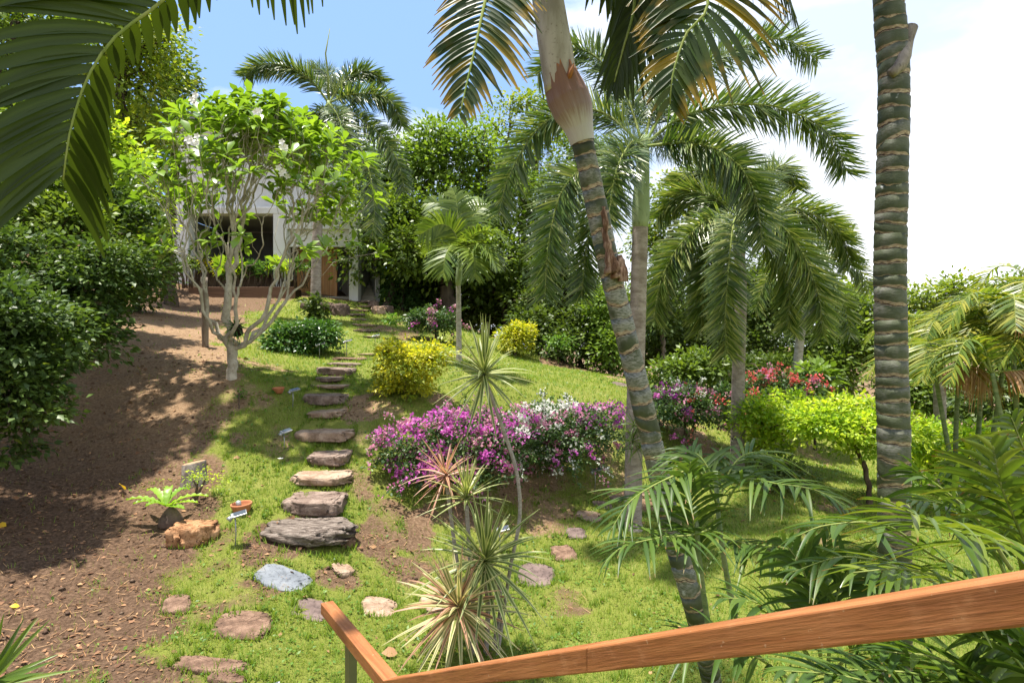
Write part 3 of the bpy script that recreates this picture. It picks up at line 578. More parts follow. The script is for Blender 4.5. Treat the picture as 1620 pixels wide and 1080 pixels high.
# ------------------------------------------------------------------ house on the slope
def build_house():
    zb = W(0, 470, 27.5)[2]; X = lambda px, D=27.5: (px - 810) / F * D; Z = lambda py, D=27.5: CZ - (py - 540) / F * D
    t = thing('house', 'white rendered house with open terrace and plank door behind the plumeria', 'house', (X(420), 29, zb))
    def b(nm, m, *bx, bev=.02):
        mb = MB(); [mb.box(*q) for q in bx]; return mb.build(nm, M_[m], t, flat=True, bevel=bev)
    for x0, x1 in ((275, 298), (432, 453), (552, 566.5)): b('pillar', 'white', ((X(x0), 27.5, zb - .8), (X(x1), 28.1, Z(338))))
    b('beam', 'white', ((X(275) - .003, 27.49, Z(338)), (X(566.5) + .003, 28.12, Z(338) + .3)))
    b('fascia', 'white', ((X(453), 27.75, Z(389)), (X(552), 28.0, Z(362))))
    b('lintel', 'white', ((X(453), 27.53, Z(362)), (X(552), 28.05, Z(338))))
    b('upper_wall', 'white', ((X(262), 28.2, Z(338) + .3), (X(490), 35, Z(188))))
    b('terrace_wall', 'white', ((X(490), 27.55, Z(338) + .3), (X(566.5), 27.75, Z(318))))
    b('roof', 'grey', ((X(256), 27.6, Z(188)), (X(496), 36, Z(176))))
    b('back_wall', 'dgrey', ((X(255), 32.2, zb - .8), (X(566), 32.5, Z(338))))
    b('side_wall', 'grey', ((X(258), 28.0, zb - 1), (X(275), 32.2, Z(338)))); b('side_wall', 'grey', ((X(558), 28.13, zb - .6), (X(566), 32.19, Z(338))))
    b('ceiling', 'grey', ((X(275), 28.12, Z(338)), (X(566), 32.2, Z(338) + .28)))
    b('terrace_floor', 'conc', ((X(258), 27.7, zb - .9), (X(566), 32.2, zb + .05)))
    f = b('window', 'black', ((X(330, 32), 32.1, Z(420, 32)), (X(385, 32), 32.19, Z(360, 32))))
    mb = MB(); mb.box((X(471, 28.6), 28.5, zb + .02), (X(534, 28.6), 28.62, Z(386, 28.6))); mb.build('plank_door', M_['door'], t, flat=True, bevel=.01)
    mb = MB()                                   # outside stair climbing up and back along the right side wall
    n = 13
    for i in range(n):
        y0 = 27.9 + i * .34; xo = -.40 * .34 * i; z0 = zb - .25 + i * .19
        mb.box((X(567) + xo + .01 - (.4 if i else 0), y0, zb - .9), (X(592) + xo, y0 + .34 + (.002 * i), z0 + .19))
    mb.build('staircase', M_['conc'], t, flat=True, bevel=.015)
    q = [(X(592), 27.9, zb - .9), (X(598), 27.9, zb - .9), (X(598) - 1.6, 32.3, zb - .9), (X(592) - 1.75, 32.3, zb - .9)]
    tz = [zb + 1.1, zb + 1.1, zb + 3.1, zb + 3.1]
    mb = MB(); mb.hexa(q + [(v[0], v[1], z) for v, z in zip(q, tz)]); mb.build('stair_parapet', M_['grey'], t, flat=True, bevel=.02)
    # planter boards in front of the terrace
    t2 = thing('planter', 'low brown board planter along the terrace front', 'planter', (X(385), 26.6, zb - .1))
    mb = MB(); mb.box((X(300, 26.6), 26.5, zb - .4), (X(468, 26.6), 26.58, zb + .38)); mb.build('board', M_['brownwall'], t2, flat=True, bevel=.01)
    mb = MB(); mb.box((X(300, 26.6), 26.59, zb - .4), (X(468, 26.6), 27.3, zb + .3)); mb.build('planting_bed', M_['soil'], t2, flat=True)
    rng = np.random.RandomState(5)
    lab = ['dark broad-leaved plant at the left end of the planter', 'yellow-leaved croton left of the planter middle', 'fan-leaved green plant in the planter middle', 'light green leafy plant right of the planter middle',
           'fan-leaved plant beside the middle pillar', 'yellow-green bush at the right end of the planter', 'green bush in front of the plank door', 'bushy fan-leaved plant by the left pillar']
    for i, (px, h, lm, sp) in enumerate(((305, 60, 'bg_dark', 16), (340, 52, 'gold', 15), (372, 40, 'hedge', 13), (366, 50, 'lime', 14), (412, 45, 'hedge', 14), (446, 52, 'lime', 18), (478, 50, 'hedge', 17), (290, 44, 'bg_dark', 15))):
        y = 27.0 if i < 6 else 26.2; x = X(px, y); c = np.array([x, y, zb + .3]); tt = thing('terrace_plant', lab[i], 'plant', c, 'plants along the terrace'); mb = MB()
        for k in range(9):
            s = c + [rng.randn() * .3, rng.randn() * .15, 0]; e = s + [rng.randn() * .2, rng.randn() * .15, h / F * 26 * (.55 + .45 * rng.rand())]; mb.tube([s, (s + e) / 2 + .03, e], [.03, .025, .015], 5)
            m2 = mb if False else None
            if k == 0: lv = MB()
            blades(lv, rng, e, (rng.randn() * .2, rng.randn() * .2, 1), 14, .42 if lm != 'gold' else .32, .07 if lm != 'gold' else .1, (-.3, 1.3), .3, 3)
        mb.build('stems', B_['twig'], tt); lv.build('leaves', G_[lm], tt)
build_house()

# ------------------------------------------------------------------ stepping stones and rocks
def stones():
    lab = lambda s: s
    up = [  # centre px, py, width px, face height px, height m, material, label
        (472, 851, 142, 36, .27, 'barky', 'large grey layered slab, widest stone of the garden steps'), (489, 801, 92, 34, .26, 'brown', 'brown block step directly above the large layered slab'),
        (503, 760, 86, 20, .17, 'tan', 'pale long flat step between two brown block steps'), (514, 727, 62, 26, .22, 'brown', 'squat rounded brown step below the widest pale step'),
        (509, 688, 84, 28, .22, 'tan', 'wide pale tan step left of the magenta bougainvillea'), (512, 656, 58, 17, .16, 'tan', 'small pale step between the wide pale step and the dark cracked step'),
        (509, 631, 76, 22, .25, 'brown', 'dark cracked block step right of the upper terracotta pot'), (516, 613, 62, 8, .09, 'tan', 'thin flat step just above the dark cracked block'),
        (516, 601, 42, 8, .12, 'brown', 'short narrow dark step, second above the dark cracked block'), (526, 587, 60, 15, .22, 'brown', 'thick square-edged step left of the golden bush'),
        (541, 577, 52, 8, .12, 'brown', 'thin brown step touching the thick square-edged step'), (553, 569, 60, 5, .1, 'earthy', 'low earthy step nearly level with the grass'),
        (579, 560, 28, 5, .1, 'tan', 'small step at the foot of the upper flight'), (586, 532, 26, 7, .16, 'brown', 'lowest brown step of the upper flight'),
        (576, 522, 36, 8, .2, 'brown', 'second lowest step of the upper flight'), (575, 513, 34, 8, .22, 'tan', 'pale step in the middle of the upper flight'),
        (566, 504, 24, 8, .2, 'brown', 'narrow brown step left in the upper flight'), (556, 497, 36, 7, .2, 'brown', 'wide brown step below the boulder pair near the house'),
        (563, 490, 40, 7, .22, 'tan', 'wide pale step near the white pillar foot'), (576, 484, 34, 6, .2, 'tan', 'upper pale step just before the concrete stair'), (572, 477, 40, 5, .2, 'brown', 'topmost brown step touching the concrete stair')]
    for i, (px, py, wd, fh, h, m, lb) in enumerate(up):
        c = onG(px, py + fh * .42); D = c[1]; wm = wd * D / F / 2; ry = .3 + .16 * min(1, wm) + (.08 if i == 0 else 0)
        rng = np.random.RandomState(i + 50); c = c + [0, ry * .8, 0]; c[2] = g1(c[0], c[1] - ry * .5)
        rock('stepping_stone', lb, 'stepping stone', c, wm, ry, h * (.72 if i < 12 else .4), m, i + 3, rng.uniform(-.07, .07), 'stones of the garden steps', .12 if i else .15, 4.2 if i else 2.7, .16, tiltx=rng.uniform(-.05, .05))
    flat = [(447, 916, 88, 36, 'slate', 'blue-grey slate slab lying below the large layered step', -.25), (385, 988, 86, 50, 'earthy', 'rough earthy brown flat stone in the lower left lawn', .2), (497, 968, 64, 38, 'purple', 'dark smooth flat stone left of the handrail end', .1),
            (600, 962, 58, 36, 'tan', 'tan squarish flat stone just right of the handrail end', .1), (690, 957, 54, 30, 'tan', 'tan flat stone behind the pink-striped leaves', 0), (335, 1054, 112, 26, 'earthy', 'long rough brown stone at the bottom left of the lawn', .05), (360, 1076, 60, 16, 'earthy', 'small brown stone at the very bottom edge of the lawn', 0),
            (281, 957, 40, 34, 'earthy', 'small dark stone sunk in the soil edge', .5), (542, 900, 32, 24, 'tan', 'small pale stone on bare earth right of the slate', .7),
            (848, 911, 58, 36, 'purple', 'largest dark flat stone of the lawn path', -.2), (892, 876, 40, 27, 'earthy', 'square brown stone, second nearest of the lawn path', .2), (912, 844, 32, 18, 'purple', 'small dark stone, third nearest of the lawn path', 0),
            (933, 818, 42, 17, 'tan', 'crumbly tan stone in the middle of the lawn path', .1), (953, 800, 32, 12, 'brown', 'brown stone beside the hedge shadow', 0), (975, 789, 24, 9, 'brown', 'small far stone just left of the grey palm foot', 0), (1019, 781, 24, 9, 'tan', 'far tan stone just right of the grey palm foot', 0), (982, 609, 26, 13, 'purple', 'dark flat stone on the upper lawn beside the leaning trunk', 0)]
    for i, (px, py, wd, ht, m, lb, r) in enumerate(flat):
        c = onG(px, py); a, b_ = onG(px, py - ht / 2), onG(px, py + ht / 2); ry = min(abs(a[1] - b_[1]) / 2, .75 * wd * c[1] / F); sl = (g1(c[0] + .2, c[1]) - g1(c[0] - .2, c[1])) / .4
        c[2] = g1(c[0], c[1]); o = rock('flat_stone', lb, 'flat stone', c, wd * c[1] / F / 2, ry, .1, m, i + 80, r, 'flat stones set in the lawn', .1, 3.2, .72, tiltx=sl)
        gy = math.atan((g1(c[0], c[1] + .25) - g1(c[0], c[1] - .25)) / .5); o.rotation_euler = (gy, 0, 0)
    for px, py, wd, h, m, lb, sq in ((296, 862, 68, .26, 'orange', 'orange-brown laterite rock carrying the bird nest fern', 3), (536, 500, 30, .6, 'boulder', 'dark boulder beside the grey palm foot near the house', 2.2), (515, 493, 22, .45, 'boulder', 'brown boulder at the left of the boulder pair', 2.2), (482, 490, 18, .35, 'boulder', 'small boulder alone on the grass before the planter', 2.2),
                             (757, 523, 26, .8, 'boulder', 'dark boulder in the thicket shade behind the small palm', 2.2), (598, 497, 24, .4, 'tan', 'pale rock at the foot of the ivy column', 2.5), (612, 496, 20, .4, 'boulder', 'dark rock right of the pale rock by the ivy', 2.3), (590, 486, 16, .35, 'brown', 'brown rock beside the topmost steps', 2.4),
                             (547, 866, 26, .12, 'earthy', 'small dark rock at the right end of the large layered slab', 2.5), (560, 474, 22, .3, 'brown', 'brown rock at the foot of the right pillar', 2.4)):
        c = onG(px, py); r = wd * c[1] / F / 2; c[1] += r * .5; c[2] = g1(c[0], c[1] - r * .3); rock('rock', lb, 'rock', c, r, r * .75, h, m, px, .2, 'rocks', .18, sq, .2)
    c = onG(745, 515); c[2] += .55; rock('white_stone', 'pale upright stone on the dark boulder in the shade', 'rock', c + [0, .3, 0], .16, .12, .5, 'tan', 9, .3, None, .1, 3, 0)
stones()

# ------------------------------------------------------------------ palms
def palm(name, label, base, group=None): return thing(name, label, 'palm', base, group)
def fronds(t, lst, n, ll, lw, lm, **kw):
    for i, f in enumerate(lst):
        mb = MB(); k = dict(kw); k['seed'] = kw.get('seed', 0) + i * 13
        frond(mb, WP(*f), n, ll, lw, **k); mb.build('frond', [G_[lm], B_['rachis']], t)
def rel(c, D, lst): return [[(c[0], c[1], D)] + [(x, y, D + d) for x, y, d in f] for f in lst]
def foxtails():
    b = onG(1001, 836); D = b[1]
    t = palm('foxtail_palm', 'tall grey foxtail palm whose crown spreads behind the leaning trunk', b, 'foxtail palms')
    mb = MB(); palm_trunk(mb, np.vstack([[b - [0, 0, .1]], WP((1003, 700, D), (1009, 500, D), (1013, 356, D))]), .145, .125, 1); mb.build('trunk', B_['grey_palm'], t)
    mb = MB(); q = spline(WP((1013, 360, D), (1015, 300, D), (1018, 245, D), (1020, 215, D)), 14); mb.tube(q, np.interp(np.arange(14), [0, 2, 5, 10, 13], [.13, .15, .135, .1, .07]), 16); mb.build('crownshaft', B_['green_shaft'], t)
    fr = rel((1018, 232), D, [[(1070, 190, -.3), (1123, 171, -.5), (1180, 165, -.6), (1239, 172, -.6), (1308, 208, -.5), (1342, 275, -.4)], [(1063, 153, .3), (1104, 111, .5), (1160, 79, .6), (1239, 62, .7), (1294, 95, .7)],
         [(1090, 226, -.6), (1150, 246, -1), (1192, 300, -1.2), (1207, 385, -1.3)], [(960, 182, .2), (900, 172, .3), (845, 210, .4), (805, 280, .4), (788, 340, .4)], [(950, 246, -.4), (892, 298, -.7), (868, 385, -.8), (862, 470, -.8)],
         [(985, 140, .6), (935, 85, 1), (885, 80, 1.2), (850, 120, 1.3)], [(975, 258, .6), (945, 310, 1), (928, 390, 1.2), (920, 470, 1.2)], [(1000, 225, -.9), (975, 270, -1.5), (962, 350, -1.7)], [(1060, 222, 1), (1120, 240, 1.6), (1165, 300, 1.9)], [(1045, 120, .8), (1085, 60, 1.2), (1140, 30, 1.6)]])
    fronds(t, fr, 720, .54, .024, 'fox', mode='foxtail', droop=.1, segs=3, r0=.028, sweep=.55, seed=11)
    b = onG(1166, 741); D = b[1]; t = palm('foxtail_palm', 'foxtail palm with thick hanging fronds behind the lime shrub', b, 'foxtail palms')
    mb = MB(); palm_trunk(mb, np.vstack([[b - [0, 0, .1]], WP((1168, 600, D), (1172, 470, D), (1170, 400, D))]), .155, .12, 2); mb.build('trunk', B_['grey_palm'], t)
    mb = MB(); mb.tube(spline(WP((1170, 402, D), (1169, 370, D), (1167, 335, D)), 8), [.13, .14, .13, .12, .11, .1, .08, .06], 14); mb.build('crownshaft', B_['green_shaft'], t)
    fr = rel((1168, 342), D, [[(1125, 346, -.2), (1080, 382, -.4), (1047, 440, -.5), (1034, 505, -.5)], [(1160, 355, -1.1), (1152, 430, -1.7), (1147, 510, -1.9), (1150, 560, -1.9)], [(1220, 345, -.6), (1266, 395, -.9), (1295, 465, -1.1), (1302, 530, -1.2)],
         [(1230, 326, .2), (1290, 340, .3), (1332, 375, .4), (1346, 420, .4)], [(1120, 308, .6), (1075, 308, 1), (1040, 345, 1.2)], [(1140, 285, .8), (1100, 270, 1.2), (1062, 295, 1.4)], [(1210, 285, .8), (1240, 262, 1.2), (1262, 300, 1.5)],
         [(1128, 395, -.4), (1112, 460, -.6), (1110, 520, -.6)], [(1222, 385, .7), (1248, 450, 1), (1246, 520, 1.1)], [(1165, 310, .5), (1150, 260, 1.2), (1120, 240, 2)]])
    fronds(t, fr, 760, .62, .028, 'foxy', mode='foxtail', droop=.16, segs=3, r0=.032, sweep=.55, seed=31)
    b = onG(499, 503); D = b[1]; t = palm('foxtail_palm', 'distant foxtail palm rising in front of the house roof', b, 'foxtail palms')
    mb = MB(); palm_trunk(mb, np.vstack([[b - [0, 0, .2]], WP((501, 400, D), (506, 300, D), (515, 225, D))]), .2, .16, 3, .12); mb.build('trunk', B_['grey_palm'], t)
    mb = MB(); mb.tube(spline(WP((515, 228, D), (518, 195, D), (520, 160, D)), 8), [.2, .22, .21, .19, .16, .14, .12, .08], 14); mb.build('crownshaft', B_['green_shaft'], t)
    mb = MB(); mb.tube(WP((520, 165, D), (519, 120, D), (515, 85, D), (522, 45, D)), [.05, .04, .03, .01], 6); mb.build('spear_leaf', B_['rachis'], t)
    fr = rel((520, 163), D, [[(490, 125, -.4), (450, 104, -.6), (412, 103, -.6), (384, 122, -.5)], [(555, 150, -.4), (595, 150, -.5), (622, 165, -.5), (636, 200, -.5)], [(565, 185, -.6), (605, 217, -.9), (630, 258, -1), (640, 300, -1)], [(560, 215, -1.2), (583, 268, -1.8), (592, 325, -2), (589, 372, -2)],
         [(522, 130, .8), (512, 112, 1.4), (490, 108, 2)], [(498, 190, -.8), (484, 228, -1), (478, 265, -1)], [(548, 125, .8), (580, 112, 1.3), (608, 130, 1.6)], [(535, 185, -1.4), (545, 225, -2), (548, 265, -2.1)]])
    fronds(t, fr, 560, .72, .04, 'fox', mode='foxtail', droop=.16, segs=3, r0=.045, sweep=.55, seed=51)
    b = onG(1258, 640, 18); b = np.array([W(1258, 640, 20)[0], 20, 0]); b[2] = g1(b[0], b[1]); D = 20; t = palm('foxtail_palm', 'palm behind the coral bougainvillea with a pale slanting trunk', b, 'foxtail palms')
    mb = MB(); palm_trunk(mb, np.vstack([[b - [0, 0, .2]], WP((1260, 600, D), (1268, 520, D), (1285, 430, D))]), .15, .13, 4, .1); mb.build('trunk', B_['pale_palm'], t)
    fr = rel((1287, 430), D, [[(1250, 420, 0), (1215, 440, 0), (1195, 490, 0)], [(1320, 410, .3), (1355, 420, .3), (1375, 460, .3)], [(1310, 440, -.4), (1335, 480, -.6), (1345, 530, -.6)], [(1280, 395, .5), (1262, 370, .8), (1235, 370, 1)], [(1300, 390, .5), (1325, 365, .8), (1350, 365, 1)], [(1275, 450, -.5), (1262, 490, -.8), (1256, 530, -.8)]])
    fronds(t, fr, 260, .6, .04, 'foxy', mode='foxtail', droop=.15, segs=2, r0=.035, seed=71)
foxtails()
def small_palm():
    b = onG(726, 573); D = b[1]; t = palm('small_palm', 'small young palm with slim pale trunk alone on the upper lawn', b)
    mb = MB(); palm_trunk(mb, np.vstack([[b - [0, 0, .1]], WP((726, 520, D), (725, 450, D))]), .075, .06, 5, .06); mb.build('trunk', B_['pale_palm'], t)
    mb = MB(); mb.tube(spline(WP((725, 452, D), (727, 420, D), (727, 398, D)), 7), [.065, .085, .085, .08, .07, .055, .04], 12); mb.build('crownshaft', B_['green_shaft'], t)
    fr = rel((727, 400), D, [[(719, 368, -.1), (697, 355, -.2), (663, 372, -.3)], [(717, 345, .2), (695, 322, .4), (672, 322, .5)], [(725, 352, .1), (722, 318, .2), (716, 298, .3)], [(745, 348, .2), (764, 328, .4), (785, 335, .5)], [(752, 370, -.2), (780, 366, -.4), (803, 386, -.5)], [(748, 384, -.5), (772, 398, -.8), (786, 425, -.9)], [(716, 388, -.4), (705, 405, -.7), (701, 436, -.8)], [(740, 392, -.7), (750, 410, -1), (752, 440, -1)], [(712, 378, .6), (690, 378, 1), (672, 402, 1.2)], [(735, 340, .4), (742, 318, .8), (755, 312, 1.1)]])
    fronds(t, fr, 84, .62, .045, 'manila', va=.3, droop=.3, segs=3, r0=.022, seed=91)
small_palm()
SH = []
def leaning():
    b = onG(1131, 1085); D = b[1]; t = palm('leaning_palm', 'leaning palm with ringed green trunk and peeling brown sheath', b, 'ringed palms')
    D2 = 4.5; mb = MB(); P = np.vstack([[b - [0, 0, .1]], WP((1104, 980, 4.75), (1066, 850, 4.7), (1031, 700, 4.62), (1000, 570, 4.57), (968, 440, 4.52), (940, 310, 4.48), (920, 218, 4.45), (915, 196, 4.44))])
    ring_trunk(mb, P, (.086, .078), .118, 8); mb.build('trunk', B_['ring2'], t)
    # torn old bark on the upper trunk
    rng = np.random.RandomState(4); mb = MB()
    for (x0, y0), (x1, y1), w0, w1, rr in (((951, 352), (968, 432), .012, .05, .1), ((962, 395), (975, 440), .02, .045, .104), ((980, 405), (986, 445), .02, .04, .102), ((952, 330), (958, 372), .03, .015, .1)):
        R = spline(WP((x0, y0, 4.44), ((x0 + x1) / 2 + 3, (y0 + y1) / 2, 4.41), (x1, y1, 4.42)), 14); mb.tube(R, np.linspace(w0, w1, 14) * (.8 + .4 * rng.rand(14)), 9)
    mb.build('torn_bark', B_['rag'], t)
    R = spline(WP((922, 226, 4.45), (912, 190, 4.44), (897, 150, 4.43), (886, 112, 4.42)), 40); T = nrm(np.gradient(R, axis=0)); X = nrm(np.cross(T, [0, 1, 0.])); Y = np.cross(X, T) * -1; sides = 48; a = np.linspace(0, 2 * np.pi, sides, endpoint=False); k = np.linspace(0, 1, 40)
    rad = np.interp(k, [0, .06, .2, .42, .62, .8, 1], [.088, .094, .106, .148, .158, .142, .12]); rim = 1 + .3 * (fbm(np.cos(a) * 2 + 5, np.sin(a) * 2 + 5, 9) - .5) * 2 + .22 * (fbm(np.cos(a) * 7 + 5, np.sin(a) * 7 + 5, 3) - .5) * 2
    V = []; lf = []
    for i in range(40):
        kk = k[i] * (1 + (rim - 1) * k[i] ** 3); pos = np.stack([np.interp(kk, k, R[:, q]) for q in range(3)], 1) + np.clip(kk - 1, 0, 1)[:, None] * T[-1] * .5
        rr = rad[i] * (1 + .05 * (fbm(a * 4, k[i] * 2 + 0 * a, 5) - .5)); V.append(pos + rr[:, None] * (np.cos(a)[:, None] * X[i] + np.sin(a)[:, None] * Y[i])); lf.append(np.stack([a / 6.283, kk, 0 * a], 1))
    for i in (37, 30):         # the rim turned inwards
        V.append(V[i] * .0 + (R[i] + (V[i] - R[i]) * .86)); lf.append(np.stack([a / 6.283, 0 * a + .9, 0 * a], 1))
    V, lf = np.array(V), np.array(lf); i, j = np.meshgrid(np.arange(41), np.arange(sides), indexing='ij'); kx = (j + 1) % sides
    mb = MB(); mb.add(V, np.stack([i * sides + j, i * sides + kx, (i + 1) * sides + kx, (i + 1) * sides + j], -1).reshape(-1, 4), lf)
    for x0, y0, x1, y1, dz in ((899, 126, 908, 100, .0),):
        p, q = W(x0, y0, 4.31 if x0 > 880 else 4.42), W(x1, y1, 4.27 if x0 > 880 else 4.4); mb.tube([p, (p + q) / 2 + [.004, -.01, 0], q], [.02, .017, .003], 5); mb.A[-1][:, 1] = 1
    mb.build('leaf_sheath', B_['sheath'], t)
    mb = MB(); R = spline(WP((889, 145, 4.43), (876, 60, 4.42), (862, -30, 4.41), (845, -140, 4.4)), 24); mb.tube(R, np.interp(np.linspace(0, 1, 24), [0, .3, 1], [.126, .122, .1]), 24); mb.build('crownshaft', B_['shaft'], t)
    c = (838, -165, 4.4); ft = lambda t, r: np.clip(.1 + .5 * r.rand(len(t)) + 0 * t, 0, 1); kw = dict(segs=6, three=True, r0=.024)
    def fr(pts, n, ll, lw, lm, **k):
        mb = MB(); q = dict(kw); q.update(k); frond(mb, WP(c, *pts), n, ll, lw, **q); mb.build('frond', [G_[lm], B_['rachis']], t)
    fr([(700, -290, 3.9), (540, -260, 3.45), (400, -130, 3.15), (259, 0, 3.0), (185, 56, 2.92), (139, 122, 2.86), (111, 207, 2.83), (100, 285, 2.83)], 132, .76, .058, 'near', va=.0, droop=.36, sweep=.7, seed=5, t0=.1, jit=.03, up=(.1, -.9, .3), side=((-.1, -.1, .08), (-.5, .9, .15)), rs=lambda t: np.interp(t, [0, .55, .64, .84, .92, 1], [.85, .8, .22, .22, .7, .8]), r0=.022,
       prof=lambda t: np.interp(t, [0, .2, .5, .72, .85, 1], [.45, .7, .9, 1.0, .8, .6]))
    fr([(805, -120, 4.0), (771, -10, 3.6), (753, 70, 3.45), (737, 139, 3.37), (728, 180, 3.33)], 88, .36, .034, 'nearo', va=.05, droop=.4, sweep=.5, seed=6, t0=.25, up=(0, -.9, .4), jit=.05, tint=lambda t, r: r.rand(len(t)) ** 2)
    fr([(960, -230, 4.0), (1080, -130, 3.6), (1120, 0, 3.4), (1085, 55, 3.35), (1064, 120, 3.3), (1060, 165, 3.3)], 104, .5, .04, 'nearo', va=.1, droop=.45, sweep=.4, seed=7, t0=.2, up=(.3, -.8, .5), jit=.05, tint=lambda t, r: r.rand(len(t)) ** 1.7)
    fr([(925, -160, 4.15), (990, -90, 3.95), (1004, 0, 3.88), (985, 80, 3.86), (972, 130, 3.85)], 80, .42, .045, 'near', va=-.15, droop=.5, sweep=1.0, seed=8, t0=.2, up=(0, -.9, .3), jit=.05, spread=.55)
    fr([(950, -230, 4.3), (1080, -190, 4.2), (1180, -100, 4.1), (1235, -30, 4.0), (1260, 30, 4.0)], 84, .46, .04, 'near', va=-.1, droop=.5, sweep=.4, seed=9, t0=.2, up=(0, -.3, 1))
    fr([(865, -260, 5.0), (905, -230, 5.8), (930, -120, 6.3), (935, -30, 6.4)], 80, .6, .045, 'near', va=.1, droop=.4, seed=10)
    fr([(760, -260, 5.0), (670, -230, 5.6), (610, -130, 6.0), (585, -60, 6.2)], 80, .6, .045, 'near', va=.1, droop=.4, seed=12)
    fr([(890, -120, 4.6), (940, -60, 4.9), (1000, 10, 5.1), (1050, 90, 5.2)], 80, .5, .05, 'near', va=.0, droop=.3, sweep=.5, seed=14, up=(0, -.6, .8))
    # right-hand ringed palm
    b = onG(1418, 985); D = 3.95; b = np.array([W(1417, 985, D)[0], D, 0]); b[2] = g1(b[0], b[1]); t = palm('ringed_palm', 'upright dark palm trunk with close pale rings and a broken stub', b, 'ringed palms')
    mb = MB(); ring_trunk(mb, np.vstack([[b - [0, 0, .1]], WP((1415, 880, D), (1414, 700, D), (1410, 560, D), (1408, 420, D), (1412, 250, D), (1414, 120, D), (1406, 0, D), (1402, -150, D), (1400, -420, D))]), (.099, .088), .09, 21); mb.build('trunk', B_['ring'], t)
    mb = MB(); R = spline(WP((1408, 118, 3.87), (1424, 104, 3.86), (1432, 78, 3.9), (1441, 44, 3.93)), 16); mb.tube(R, np.interp(np.arange(16), [0, 6, 11, 15], [.03, .046, .036, .042]), 12); mb.build('stub', B_['stump'], t)
    mb = MB(); mb.tube(WP((1400, -410, D), (1398, -520, D), (1397, -640, D)), [.105, .12, .07], 16); mb.build('crownshaft', B_['green_shaft'], t)
    for i, (ax, L_) in enumerate(((.3, 2.6), (1.5, 2.5), (2.6, 2.7), (3.7, 2.5), (4.8, 2.6), (5.6, 2.4))):
        c0 = W(1397, -620, D); d = np.array([math.cos(ax), math.sin(ax), 0]); P = [c0, c0 + d * .7 + [0, 0, .7], c0 + d * 1.6 + [0, 0, .75], c0 + d * L_ + [0, 0, .1]]; mb = MB(); frond(mb, P, 90, .62, .045, va=.2, droop=.35, seed=30 + i, segs=4, r0=.03); mb.build('frond', [G_['near'], B_['rachis']], t)
leaning()
